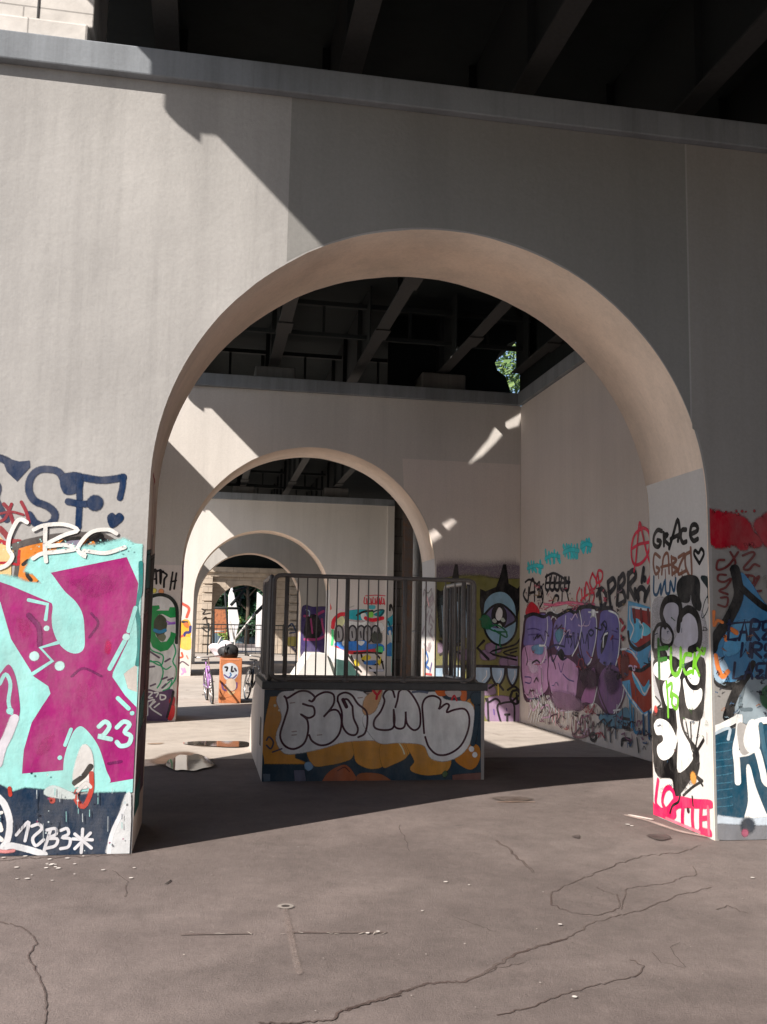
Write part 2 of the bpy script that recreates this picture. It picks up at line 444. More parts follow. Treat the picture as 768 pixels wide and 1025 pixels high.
# ------------------------------------------------------------------ walls
def arch_pts(x0, x1, n=72):
    xm = (x0+x1)/2; rx = (x1-x0)/2
    return [(xm-rx*math.cos(math.pi*i/n), ZS+RZ*math.sin(math.pi*i/n)) for i in range(n+1)]
def arch_wall(axis, a0, a1, o0, o1, t0, t1, h=H, zs=None, rz=None):
    """wall spanning a0..a1 with an arched opening o0..o1; thickness t0..t1. mat 0 faces, 1 soffit"""
    global ZS, RZ
    b = MB(); A = arch_pts(o0, o1)
    if rz is not None:
        xm = (o0+o1)/2; rx = (o1-o0)/2
        A = [(xm-rx*math.cos(math.pi*i/72), zs+rz*math.sin(math.pi*i/72)) for i in range(73)]
    z_s = A[0][1]; xm_ = (o0+o1)/2; zc_ = z_s; A2 = []
    for i, (x_, z_) in enumerate(A):
        f_ = max(0, min(1, (min(i, 72-i)-13)/6)); k_ = 1+f_*(.0010*math.sin(i*.55)+.0006*math.sin(i*1.31+1)+.0005*math.sin(i*2.7))
        A2.append((xm_+(x_-xm_)*k_, zc_+(z_-zc_)*k_))
    A = A2
    def P(a, t, z): return (a, t, z) if axis == 'y' else (t, a, z)
    for t in (t0, t1):
        b.face([P(a0, t, 0), P(o0, t, 0), P(o0, t, z_s), P(o0, t, h), P(a0, t, h)])
        b.face([P(o1, t, 0), P(a1, t, 0), P(a1, t, h), P(o1, t, h), P(o1, t, z_s)])
        for (p, q) in zip(A[:-1], A[1:]):
            b.face([P(p[0], t, p[1]), P(q[0], t, q[1]), P(q[0], t, h), P(p[0], t, h)])
    for (p, q) in zip(A[:-1], A[1:]):
        b.face([P(p[0], t0, p[1]), P(q[0], t0, q[1]), P(q[0], t1, q[1]), P(p[0], t1, p[1])], 1, True)
        b.face([P(p[0], t0, h), P(q[0], t0, h), P(q[0], t1, h), P(p[0], t1, h)])
    for a, zz in ((o0, z_s), (o1, z_s)): b.face([P(a, t0, 0), P(a, t0, zz), P(a, t1, zz), P(a, t1, 0)], 1, True)
    for a in (a0, a1): b.face([P(a, t0, 0), P(a, t0, h), P(a, t1, h), P(a, t1, 0)])
    for (p, q) in ((a0, o0), (o1, a1)): b.face([P(p, t0, h), P(q, t0, h), P(q, t1, h), P(p, t1, h)])
    return b
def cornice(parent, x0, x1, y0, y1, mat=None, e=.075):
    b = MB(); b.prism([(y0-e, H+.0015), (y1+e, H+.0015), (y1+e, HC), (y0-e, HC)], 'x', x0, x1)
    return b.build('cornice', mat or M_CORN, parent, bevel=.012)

def make_wall(y, t, mats, label, x0=XO, x1=XRO, xl=XL, xr=XR):
    w = arch_wall('y', x0, x1, xl, xr, y, y+t).build('arch_wall', mats)
    tag(w, label, 'wall', 'cross walls with round arches')
    return w
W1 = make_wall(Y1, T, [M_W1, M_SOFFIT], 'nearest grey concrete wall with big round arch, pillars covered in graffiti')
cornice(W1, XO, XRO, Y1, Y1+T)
def patch(parent, x0, x1, z0, z1, y, mat, label=None):
    b = MB(); b.face([(x0, y, z0), (x1, y, z0), (x1, y, z1), (x0, y, z1)])
    o = b.build('paint_patch', mat, parent, fix=False)
    if label: o['label'] = label
    return o
# repaint over the arch, following its edge; tone deepened for shade
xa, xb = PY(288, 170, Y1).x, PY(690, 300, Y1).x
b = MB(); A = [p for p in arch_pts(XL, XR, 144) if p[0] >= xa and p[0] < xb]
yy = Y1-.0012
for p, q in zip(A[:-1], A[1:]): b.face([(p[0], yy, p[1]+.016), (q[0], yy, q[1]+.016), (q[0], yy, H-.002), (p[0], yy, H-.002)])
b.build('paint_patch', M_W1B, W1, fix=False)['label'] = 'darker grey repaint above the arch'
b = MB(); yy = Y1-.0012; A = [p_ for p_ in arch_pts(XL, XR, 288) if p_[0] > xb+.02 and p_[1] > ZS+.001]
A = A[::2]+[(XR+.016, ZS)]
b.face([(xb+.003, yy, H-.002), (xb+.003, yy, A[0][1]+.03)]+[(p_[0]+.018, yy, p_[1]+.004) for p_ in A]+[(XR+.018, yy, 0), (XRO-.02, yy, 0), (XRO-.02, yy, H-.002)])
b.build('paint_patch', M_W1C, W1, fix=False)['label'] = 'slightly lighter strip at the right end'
W2 = make_wall(Y2, T, [M_W2, M_SOFFIT], 'second pale arch wall behind the railed ramp, eye mural at its right end')
cornice(W2, XO+.1, XRI, Y2, Y2+T)
p = PY(403, 459, Y2)
b = MB(); A = [(XR+.014, 0.0)]+[(q[0]+.014, q[1]+.014) for q in arch_pts(XL, XR, 144)[::-1] if q[1] < p.z and q[0] > p.x]
b.face([(XRI-.002, Y2-.0012, 0), (XRI-.002, Y2-.0012, p.z), (p.x, Y2-.0012, p.z)]+[(q[0], Y2-.0012, q[1]) for q in A[::-1]])
b.build('paint_patch', M_PATCH, W2, fix=False)['label'] = 'lighter repainted rectangle right of the arch'
W3 = make_wall(Y3, T, [M_W3, M_SOFFIT], 'third pale arch wall with red, blue and grey bubble-letter graffiti beside its arch', x1=6.15)
cornice(W3, XO+.1, 6.15, Y3, Y3+T)
b = MB(); b.box(PY(387, 560, Y3).x, 6.15, Y3-.12, Y3-.001, 0, H-.002); b.build('pilaster', M_W3, W3, bevel=.01)
patch(W3, XR+.02, PY(387, 560, Y3).x-.003, 0, PY(330, 573, Y3).z, Y3-.0012, M_PATCH)
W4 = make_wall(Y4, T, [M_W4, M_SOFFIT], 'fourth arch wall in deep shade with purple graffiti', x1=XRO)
cornice(W4, XO+.1, XRO, Y4, Y4+T)
# wall 5, stone
x50, x51 = PY(213.9, 610, Y5).x, 0
xc = PY(246, 585, Y5); r5 = xc.x-x50
b = arch_wall('y', -7, 12, x50, x50+2*r5, Y5, Y5+1.4, h=4.7, zs=xc.z-r5, rz=r5)
W5 = b.build('arch_wall', [M_STONE, M_STONE], bevel=.02)
tag(W5, 'farthest sandstone arch wall of coursed blocks with pillars either side of its opening', 'wall', 'cross walls with round arches')
b = MB(); b.box(-7.1, 12.1, Y5-.25, Y5+1.5, 4.702, 4.95); b.box(-7.1, 12.1, Y5-.4, Y5+1.6, 4.952, 5.3); b.build('cornice', M_STONE, W5, bevel=.02)
def quoin(parent, xa, xb, y0, y1, z1, n, mat):
    b = MB(); h = z1/n
    for i in range(n): b.box(xa, xb, y0, y1, i*h+.03, (i+1)*h-.06)
    b.box(xa+.12, xb-.12, y0+.14, y1, .001, z1)
    return b.build('pilaster', mat, parent, bevel=.015)
q0, q1 = PY(202, 610, Y5-1.2).x, PY(212, 610, Y5-1.2).x
quoin(W5, q0, q1, Y5-1.3, Y5-.26, 4.69, 9, M_STONE)
q0, q1 = PY(288, 610, Y5-1.2).x, PY(299, 610, Y5-1.2).x
quoin(W5, q0, q1, Y5-1.3, Y5-.26, 4.69, 9, M_STONE)

# flank walls parallel to the view
fl = arch_wall('x', Y1+T+.002, Y2-.002, 9.75, 15.47, XO, XI)
FL1 = tag(fl.build('side_wall', [M_W2, M_SOFFIT], bevel=.014), 'left side wall with arched opening, hidden behind the near graffiti pillar', 'wall')
b = MB(); b.box(XO-.07, XI+.0, Y1+T+.08, Y2-.08, H+.0015, HC); b.build('cornice', M_CORN, FL1)
fl = arch_wall('x', Y3+T+.002, Y4-.002, 34.6, 40.3, XO, XI)
FL3 = tag(fl.build('side_wall', [M_W2, M_SOFFIT], bevel=.014), 'left side wall with arched opening between the third and fourth arch walls', 'wall')
b = MB(); b.box(XO-.07, XI+.0, Y3+T+.08, Y4-.08, H+.0015, HC); b.build('cornice', M_CORN, FL3)
b = MB(); b.box(XRI, XRO, Y1+T+.002, Y2-.002, 0, H)
FR1 = tag(b.build('side_wall', M_SIDE, bevel=.014), 'right side wall of the near bay with long purple and red graffiti', 'wall')
b = MB(); b.box(XRI-.075, XRO, Y1+T+.08, Y2-.08, H+.0015, HC); b.build('cornice', M_CORN, FR1)
b = MB(); b.box(7.6, 8.6, 25.2, Y3+1.5, 0, 7.595); b.box(7.6, 8.6, Y2+T+.3, 25.19, 0, 6.3)
FR2 = tag(b.build('side_wall', M_BLOCK, bevel=.02), 'dark block masonry wall seen through the second arch on the right', 'wall')
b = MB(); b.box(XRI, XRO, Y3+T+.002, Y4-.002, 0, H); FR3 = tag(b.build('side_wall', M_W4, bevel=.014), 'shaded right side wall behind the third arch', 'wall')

# upper block standing on the near wall (top left)
px1 = PY(93, 30, Y1).x
up_ = MB(); up_.box(XO, px1, Y1+.02, Y1+.80, HC+.16, 7.35); up_.box(XO, -2.5, Y1+.021, Y1+.799, 7.352, 8.4)
UP = tag(up_.build('upper_wall', M_TILE, bevel=.01), 'pale stone-clad upper wall block above the near wall, top left', 'wall')
b = MB(); b.box(XO, px1-.03, Y1-.03, Y1+.82, HC+.002, HC+.158); b.build('base_moulding', M_TILE, UP, bevel=.02)
b = MB()
xj = PY(37, 20, Y1).x
b.box(xj-.006, xj+.006, Y1+.012, Y1+.0195, HC+.17, 7.3)
for xx in (xj-1.0,): b.box(xx-.006, xx+.006, Y1+.012, Y1+.0195, HC+.17, 7.3)
b.build('joint_line', M_BLACK, UP)

# ------------------------------------------------------------------ deck overhead
DZ = 7.6; XE = 5.5-DZ/.97
DECK = empty('bridge_deck', (2, 0, DZ), label='dark steel bridge deck with long girders roofing the arches', cat='bridge')
M_BLKS = concrete('grey_bearing_concrete', (.16, .155, .15), .3, .2)
def sun_back(px, py, z=DZ):
    w = PY(px, py, Y2); t_ = (z-w.z)/.97
    return Vector((w.x-t_, Y2-.69*t_, 0))
gap1 = [sun_back(*c) for c in ((523, 413), (519, 426), (507, 430), (496, 443), (484, 455), (469, 465), (479, 452), (489, 440), (495, 429), (506, 423))]  # slits added to the slab, shaped to throw sun streaks on the wall
gap2 = [sun_back(*c) for c in ((424, 534), (430, 544), (443, 535), (457, 521), (453, 520), (440, 527), (432, 533))]
b = MB(); outer = [Vector(c) for c in ((XE, -12, 0), (9.2, -12, 0), (9.2, 17.2, 0), (XE, 17.2, 0))]
loops = [outer, gap1, gap2]; flat_ = [v for l_ in loops for v in l_]
for tri in tessellate_polygon(loops): b.face([(flat_[i].x, flat_[i].y, DZ) for i in tri])
b.box(XE, XE+.02, -12, 17.2, DZ+.001, DZ+.3)
b.box(XE, 6.1, 17.2, 25, DZ, DZ+.25); b.box(XE, 9.4, 25, 66, DZ, DZ+.25)
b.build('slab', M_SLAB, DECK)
GX = [-.52, 1.03, 2.6, 4.16, 5.50, 7.3]
for gx in GX:
    ye = 66 if gx < 5 else 16.6
    b = MB(); b.box(gx-.012, gx+.012, -7, 13.2, 6.43, DZ-.002); b.box(gx-.012, gx+.012, 15.9, ye, 6.43, DZ-.002)  # web left open so light from the slits passes
    for yy in [i*1.9-6 for i in range(38) if i*1.9-6 < ye and not 13.0 < i*1.9-6 < 15.9]: b.box(gx-.09, gx-.013, yy, yy+.02, 6.44, DZ-.01); b.box(gx+.013, gx+.09, yy, yy+.02, 6.44, DZ-.01)
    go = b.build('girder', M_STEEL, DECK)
    b = MB(); b.box(gx-.10, gx+.10, -7, ye, 6.40, 6.428)
    for yy in [v for v in (-2, 5.2, 12.2, 14.6, 20, 24, 31, 38, 47, 55) if v < ye-.6]: b.box(gx-.125, gx+.125, yy, yy+.5, 6.375, 6.398)
    b.build('flange', M_FLANGE, go)
for i, yy in enumerate([-4, -1, 2.0, 5.0, 10.3, 12.9, 16.2, 19.5, 22.5, 25.5, 28.5, 35, 38.5, 45, 50, 55]):
    xr_ = 9.0 if yy < 17 else 4.3
    b = MB(); b.box(GX[0], xr_, yy, yy+.10, 7.28, 7.36); b.box(GX[0], xr_, yy+.01, yy+.09, 6.72, 6.79)
    for ga, gb in zip(GX[:-1], GX[1:]):
        if gb > xr_+.1: continue
        b.beam(((ga+gb)/2, yy+.05, 6.8), ((ga+gb)/2, yy+.05, 7.27), .05, .05)
    b.build('cross_brace', M_STEEL, DECK)
for wy in (Y1, Y2, Y3, Y4):            # small bracket plates under the deck edge, they notch the shadow line
    # shadow outline on the wall plane (x,z) traced back along the sun by t
    t = 1.93; sh = .08; yb = wy-.69*t
    prof = [(-.53, 6.0), (-.53, 5.55), (-.50, 5.50), (-.32, 5.37), (-.32, 5.45), (-.12, 5.45), (.2, 5.45), (.2, 6.0)]
    b = MB(); b.prism([(x-t+sh, z+.97*t) for x, z in prof], 'y', yb-.03, yb+.03)
    b.build('edge_bracket', M_STEEL, DECK)
for wy, wl in ((Y1, 'near'), (Y2, 'second'), (Y3, 'third'), (Y4, 'fourth')):
    for gx in (GX[1], GX[3], GX[4]):
        if gx > 5 and wy > Y1: continue
        if wy == Y1 and gx < 5: continue
        b = MB(); big = gx > 4
        w = .42 if big else .36; h = .34 if big else .26
        y0 = wy+.12 if big else wy+.16
        b.box(gx-w, gx+w, y0, y0+.7, HC+.001, HC+h)
        b.build('bearing_block', M_BLKS, DECK, bevel=.03)
YD = 17.45
def pd(px, py): w = PY(px, py, YD); return (w.x, w.z)
hz_ = DZ-.004
b = MB(); b.prism([(3.2, HC), pd(511, 396), pd(509, 388), pd(505, 377), pd(497, 371), pd(495, 364), pd(499, 354), pd(508, 345), pd(517, 341), pd(524, 341), (pd(524, 341)[0], hz_), (3.2, hz_)], 'y', YD-.05, YD)
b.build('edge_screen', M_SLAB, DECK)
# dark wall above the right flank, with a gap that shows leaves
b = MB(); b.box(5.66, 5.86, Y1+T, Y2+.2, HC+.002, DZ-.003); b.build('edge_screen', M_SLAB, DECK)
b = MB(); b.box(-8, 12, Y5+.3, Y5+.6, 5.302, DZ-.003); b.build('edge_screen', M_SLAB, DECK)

# ------------------------------------------------------------------ ramp with railing
AX0, AX1, AY = PZ(262, 783).x, PZ(484, 780).x, 10.27
ztop = PY(300, 682.5, AY).z
RAMP = empty('skate_ramp', ((AX0+AX1)/2, AY, 0), label='wooden quarter-pipe ramp painted with white bubble letters on ochre, railing on top', cat='ramp')
zb = PY(300, 690, AY).z
prof = [(AY, 0), (AY, zb), (AY+1.5, zb)]+[(AY+1.5+1.45*math.sin(a), zb-(zb-.02)*(1-math.cos(a))) for a in [math.pi/2*i/10 for i in range(1, 11)]]+[(AY+2.95, 0)]
b = MB(); b.prism(prof, 'x', AX0, AX1); rb = b.build('body', M_BOX, RAMP)
b = MB(); b.box(AX0-.03, AX1+.03, AY-.03, AY+1.53, zb+.001, ztop); b.build('edging', M_BAND, RAMP, bevel=.008)
b = MB(); b.box(AX0-.006, AX0-.001, AY+.38, AY+.55, .32, .62); b.build('hand_slot', M_BLACK, RAMP, bevel=.002)
RAILO = MB(); RAILO.v = []
zr = PY(380, 578.5, AY).z; zl = max(PY(380, 680.5, AY).z, ztop+.01)
rail = MB()
xa_, xb_ = AX0+.07, AX1-.12
yf, yr = AY+.02, AY+1.42
def rloop(p0, p1, z0, z1, r, mb, rc=.07, n=10):
    """rounded rectangular tube frame between two plan points"""
    p0 = Vector((*p0, 0)); p1 = Vector((*p1, 0)); d = (p1-p0).normalized(); L = (p1-p0).length
    pts = []
    for cx_, cz, a0 in ((rc, z0+rc, 180), (L-rc, z0+rc, 270), (L-rc, z1-rc, 0), (rc, z1-rc, 90)):
        for k in range(5):
            a = R(a0+90*k/4); q = p0+d*(cx_+rc*math.cos(a)); pts.append((q.x, q.y, cz+rc*math.sin(a)))
    mb.tube(pts, r, n, closed=True)
fr_ = MB(); rloop((xa_, yf), (xb_, yf), zl, zr, .024, fr_)
FRM = fr_.build('railing', M_RAIL, RAMP, fix=False); FRM['label'] = 'front railing panel'
for px in (286, 347, 405, 464):
    x = PY(px, 640, yf).x; b = MB(); b.tube([(x, yf, ztop-.002), (x, yf, zr-.01)], .024, 10); b.tube([(x, yf, ztop-.001), (x, yf, ztop+.02)], .05, 10); b.build('post', M_RAIL, FRM, fix=False)
for i, px in enumerate((297, 306.5, 316.7, 326.7, 336.5, 358, 368, 378, 387, 396, 416, 426, 436, 445.5, 455)):
    x = PY(px, 640, yf).x; b = MB(); b.tube([(x, yf, zl), (x, yf, zr)], .0085, 6, cap=False); b.build('bar', M_RAIL, FRM, fix=False)
for xx, mt, lb in ((xa_-.02, M_RAIL, 'dark left railing panel'), (xb_+.02, M_RAILL, 'pale worn right railing panel')):
    b = MB(); rloop((xx, yf+.07), (xx, yr), zl-.02, zr-.01, .026, b); sd = b.build('railing', mt, RAMP, fix=False); sd['label'] = lb
    for k in range(9):
        y = yf+.07+(yr-yf-.07)*(k+1)/10
        b = MB(); b.tube([(xx, y, zl-.02), (xx, y, zr-.01)], .009, 6, cap=False); b.build('bar', M_RAIL, sd, fix=False)
    for y in (yf+.30, yr-.30):
        b = MB(); b.tube([(xx, y, ztop-.001), (xx, y, zr-.01)], .022, 8); b.build('post', M_RAIL, sd, fix=False)

b = MB(); b.box(6.17, 7.58, Y3+.2, Y3+.8, 0, 7.59); tag(b.build('side_wall', M_BLOCK), 'narrow dark masonry wall closing the gap right of the third arch wall', 'wall')
# ------------------------------------------------------------------ post, pipe in the second bay
p = PY(407.5, 600, 27.5)
b = MB(); s = .13
b.box(p.x-s, p.x+s, 27.37, 27.39, 0, 7.5); b.box(p.x-s, p.x+s, 27.61, 27.63, 0, 7.5); b.box(p.x-.012, p.x+.012, 27.39, 27.61, 0, 7.5)
b.box(p.x-.2, p.x+.2, 27.3, 27.7, 0, .03)
tag(b.build('steel_post', M_POST), 'rusty steel post right of the third arch wall', 'post')
p = PY(416, 600, 28.6)
b = MB(); b.tube([(p.x, 28.6, 0), (p.x, 28.6, 6.9)], .12, 14)
for z in (1.5, 3.2, 4.9): b.tube([(p.x, 28.6, z), (p.x, 28.6, z+.08)], .14, 14)
tag(b.build('drain_pipe', simple('pale_pipe', (.30, .285, .27), .5), fix=False), 'pale grey drainpipe beside the rusty steel post', 'pipe')

# ------------------------------------------------------------------ small ramp, boxes, bike
def poly2(mb, y0, y1, zt, x0, x1, tx0, tx1, ty):
    A = [(x0, y0, 0), (x1, y0, 0), (x1, y1, 0), (x0, y1, 0)]; B = [(tx0, y0+ty, zt), (tx1, y0+ty, zt), (tx1, y1, zt), (tx0, y1, zt)]
    mb.face(A[::-1]); mb.face(B)
    for i in range(4): j = (i+1) % 4; mb.face([A[i], A[j], B[j], B[i]])
x0 = PZ(296, 678).x; yb = PZ(296, 678).y
b = MB(); poly2(b, yb, yb+2.2, .78, x0, PZ(334, 678).x, PY(311, 660, yb).x, PY(327, 660, yb).x, .05)
SR = tag(b.build('funbox', M_WHITE, bevel=.01), 'small white skate box with sloping sides and orange scribbles', 'ramp')
xg = PZ(334, 678).x
b = MB(); b.prism([(xg+.01, 0), (xg+.82, 0), (xg+.42, .55), (xg+.01, .62)], 'y', yb-.5, yb+.9)
tag(b.build('ramp_wedge', simple('dark_green_paint', (.03, .085, .075), .5, 0, .3), bevel=.01), 'dark green wedge ramp next to the small white skate box', 'ramp')
# distant low ramp patches in light
ox0, ox1 = PZ(219, 704).x, PZ(241, 704).x; oy = 20.6
ozt = PY(230, 659, oy).z
b = MB(); b.box(ox0, ox1, oy, oy+.9, .0, ozt)
OB = tag(b.build('painted_box', simple('orange_paint', (.56, .20, .08), .6, 0, .35, 3), bevel=.012), 'orange painted box with white and blue scrawl beside the bicycle', 'box')
def bicycle(loc, rz, colr, label, lean=.12):
    root = empty('bicycle', loc, label=label, cat='bicycle', group='bicycles at the orange box')
    root.rotation_euler = (lean, 0, rz)
    def B(mb, name, mat, par=root):
        me_o = mb; 
        o = MB.build(me_o, name, mat, None, fix=False); o.parent = par; return o
    m = simple('bike_frame_paint', colr, .35, .2, .1)
    for wx in (-.52, .52):
        b = MB(); b.tube([(wx+.335*math.cos(a), 0, .34+.335*math.sin(a)) for a in [math.tau*k/28 for k in range(28)]], .019, 8, closed=True)
        wo = B(b, 'wheel', M_RUBBER)
        b = MB(); b.tube([(wx+.312*math.cos(a), 0, .34+.312*math.sin(a)) for a in [math.tau*k/28 for k in range(28)]], .009, 6, closed=True); B(b, 'rim', M_CHROME, wo)
        b = MB()
        for k in range(18): a = math.tau*k/18; b.tube([(wx, 0, .34), (wx+.31*math.cos(a), 0, .34+.31*math.sin(a))], .0022, 4, cap=False)
        b.tube([(wx, -.05, .34), (wx, .05, .34)], .02, 8); B(b, 'spokes', M_CHROME, wo)
    b = MB()
    bbk, seat, head, hb = (-.06, 0, .29), (-.19, 0, .74), (.33, 0, .76), (.36, 0, .64)
    for p_, q_, r_ in ((bbk, seat, .016), (seat, head, .017), (hb, bbk, .019), (bbk, (-.52, .05, .34), .011), (bbk, (-.52, -.05, .34), .011), (seat, (-.52, .05, .34), .009), (seat, (-.52, -.05, .34), .009), (head, hb, .021), (hb, (.50, .045, .34), .012), (hb, (.50, -.045, .34), .012), (seat, (-.225, 0, .86), .013)):
        b.tube([p_, q_], r_, 8)
    B(b, 'frame', m)
    b = MB(); b.tube([(.31, 0, .78), (.30, 0, .93), (.34, 0, .96)], .013, 8); b.tube([(.24, -.29, .98), (.33, -.22, .97), (.35, 0, .96), (.33, .22, .97), (.24, .29, .98)], .012, 8)
    h = B(b, 'handlebar', M_CHROME)
    for sg in (-1, 1): b = MB(); b.tube([(.24, sg*.29, .98), (.31, sg*.24, .973)], .018, 8); B(b, 'grip', M_RUBBER, h)
    b = MB(); b.prism([(-.37, .86), (-.36, .90), (-.2, .905), (-.05, .895), (-.05, .88), (-.2, .865)], 'y', -.03, .03); b.prism([(-.37, .862), (-.36, .898), (-.25, .90), (-.25, .87)], 'y', -.08, .08); B(b, 'saddle', M_BLACK)
    b = MB(); b.tube([(-.06+.09*math.cos(a), -.05, .29+.09*math.sin(a)) for a in [math.tau*k/20 for k in range(20)]], .006, 6, closed=True)
    b.tube([(-.06, -.06, .29), (.05, -.07, .17)], .009, 6); b.tube([(-.06, .06, .29), (-.17, .07, .41)], .009, 6); b.box(.01, .09, -.15, -.06, .16, .18); b.box(-.21, -.13, .06, .15, .40, .42)
    B(b, 'crank', M_CHROME)
    return root
bicycle((.12, 20.95, .004), R(-84), (.42, .22, .55), 'pale purple bicycle leaning on the left of the orange box', .10)
bicycle((1.02, 21.25, .004), R(-80), (.03, .03, .035), 'black bicycle in the shade right of the orange box', -.10)
# bag and jacket on the box
def blob(name, c, r, mat, seed, sub=3, amp=.15, parent=None):
    bm = bmesh.new(); bmesh.ops.create_icosphere(bm, subdivisions=sub, radius=1)
    rr = random.Random(seed); ph = [(rr.uniform(0, 6), rr.uniform(1.5, 4), rr.uniform(1.5, 4), rr.uniform(1.5, 4)) for _ in range(5)]
    for v in bm.verts:
        k = 1+sum(amp/3*math.sin(p[0]+v.co.x*p[1]+v.co.y*p[2]+v.co.z*p[3]) for p in ph)
        v.co = Vector((c[0]+v.co.x*r[0]*k, c[1]+v.co.y*r[1]*k, max(c[2]+v.co.z*r[2]*k, c[2]-r[2]*.8)))
    for f in bm.faces: f.smooth = True
    me = bpy.data.meshes.new(name); bm.to_mesh(me); bm.free(); me.materials.append(mat)
    o = bpy.data.objects.new(name, me); COL.objects.link(o)
    if parent: o.parent = parent
    return o
pb = PY(229, 654, oy+.3)
bag = tag(blob('backpack', (pb.x, oy+.32, ozt+.125), (.21, .15, .155), M_BLACK, 3, 3, .45), 'black backpack lying on top of the orange box', 'bag')
b = MB(); b.tube([(pb.x-.08, oy+.18, ozt+.08), (pb.x-.09, oy+.11, ozt+.17), (pb.x-.07, oy+.2, ozt+.30)], .015, 6); b.build('strap', M_BLACK, bag, fix=False)
cl = simple('white_cloth', (.70, .64, .68), .8)
tag(blob('jacket', (pb.x-.13, oy+.62, ozt+.155), (.25, .19, .19), cl, 9, 4, .3), 'crumpled white and lilac jacket slumped behind the backpack', 'jacket')

# ------------------------------------------------------------------ puddles
def puddle(pts, label):
    P = [PZ(x, y, .0) for x, y in pts]; P = catmull([(p.x, p.y) for p in P], True, 6)
    b = MB(); b.face([(p.x, p.y, .018) for p in P]); o = b.build('puddle', M_WATER, fix=False)
    return tag(o, label, kind='structure')
t = NT('puddle_water'); t.color((.05, .042, .035)); t.b.inputs['Roughness'].default_value = .04; t.b.inputs['IOR'].default_value = 1.33; t.b.inputs['Specular IOR Level'].default_value = .9
t.bump(t.noise(3, 2), .03, .01); M_WATER = t.mat
puddle([(166, 767), (169, 762), (174, 760.5), (180, 757), (190, 757.5), (197, 756), (206, 759), (209, 762), (215, 766), (211, 769), (203, 770.5), (194, 773), (183, 772), (176, 772.5), (170, 770)], 'larger puddle at the shadow edge')
puddle([(183, 745), (192, 743.5), (215, 743), (246, 743.5), (247, 748), (230, 749), (205, 747.5), (190, 746.5)], 'thin puddle in the sunlit floor')

# ------------------------------------------------------------------ beyond the last arch
def fence(y, x0, x1, h, sp, label, mat, rails=(.12, -.25)):
    root = empty('metal_fence', ((x0+x1)/2, y, 0), label=label, cat='fence')
    b = MB(); b.box(x0, x1, y-.02, y+.02, h-.06, h); b.box(x0, x1, y-.02, y+.02, h+rails[1]-.04, h+rails[1]); b.box(x0, x1, y-.02, y+.02, .10, .15); b.build('rail', mat, root)
    n = int((x1-x0)/2.5)+1
    for i in range(n+1):
        x = x0+(x1-x0)*i/n; b = MB(); b.box(x-.04, x+.04, y-.04, y+.04, 0, h+.05); b.build('post', mat, root)
    b = MB(); n = int((x1-x0)/sp)
    for i in range(n): x = x0+(x1-x0)*(i+.5)/n; b.tube([(x, y, .13), (x, y, h-.03)], .011, 5, cap=False)
    b.build('bars', mat, root, fix=False); return root
fence(PZ(240, 650.5).y if False else 54.5, -2, 8.5, 1.75, .24, 'dark metal fence of thin upright bars before the farthest arch', M_STEEL)
wh = simple('white_column_paint', (.72, .69, .68), .6); orr = rusty('rust_orange_panel', (.42, .15, .06), (.2, .08, .04), .3)
yy = 78
def XB(px): return PY(px, 620, yy).x
def ZB(py): return PY(240, py, yy).z
b = MB(); b.prism([(XB(228), ZB(596)), (XB(231), ZB(586)), (XB(236), ZB(604)), (XB(240), ZB(622)), (XB(236), ZB(643)), (XB(231), ZB(643)), (XB(229), ZB(625))], 'y', yy, yy+.9); tag(b.build('white_pillar', wh, bevel=.03), 'tapering white concrete pillar beyond the farthest arch', 'pillar')
b = MB(); b.prism([(XB(257), 0), (XB(257), ZB(592)), (XB(262), ZB(596)), (XB(266), ZB(606)), (XB(266), 0)], 'y', yy, yy+.9); tag(b.build('white_pillar', wh, bevel=.03), 'straight white pillar at the right of the farthest opening', 'pillar')
yy = 74
b = MB(); b.box(XB(214), XB(227), yy, yy+.15, ZB(634), ZB(608)); b.box(XB(214.5), XB(215), yy-.05, yy, 0, ZB(634)); b.box(XB(226), XB(226.6), yy-.05, yy, 0, ZB(634)); tag(b.build('orange_panel', orr), 'rust-orange panel screen left beyond the farthest arch', 'panel')
yy = 68
st = simple('pale_steel_tube', (.5, .48, .46), .5)
b = MB()
def L(mb, a, c, r=.07): mb.tube([PY(*a, yy), PY(*c, yy)], r, 8)
L(b, (230, 622), (235, 640)); L(b, (235, 640), (257, 612)); L(b, (215, 632), (225, 632), .05); L(b, (222, 637), (216, 648), .05); L(b, (235, 640), (235, 655), .06)
tag(b.build('tube_frame', st, fix=False), 'pale V-shaped tubular frame seen through the farthest arch', 'frame')
b = MB()
L(b, (214, 608.5), (240, 609), .09); L(b, (231, 606), (244, 592), .11); L(b, (233, 592), (247, 588), .09); L(b, (256, 614), (266, 604), .12); L(b, (240, 606), (241, 597), .07); L(b, (229, 640), (225, 590), .07); L(b, (214, 655), (214, 606), .07)
tag(b.build('brace_frame', M_STEEL, fix=False), 'dark diagonal steel braces in the farthest opening', 'frame')
# upright strip coloured like hedge and road in shade
b = MB(); b.box(-6, 20, 96, 96.4, 0, 1.1); tag(b.build('low_wall', simple('blue_grey_wall', (.10, .15, .19), .8)), 'low blue-grey wall beyond the farthest arch', 'wall')

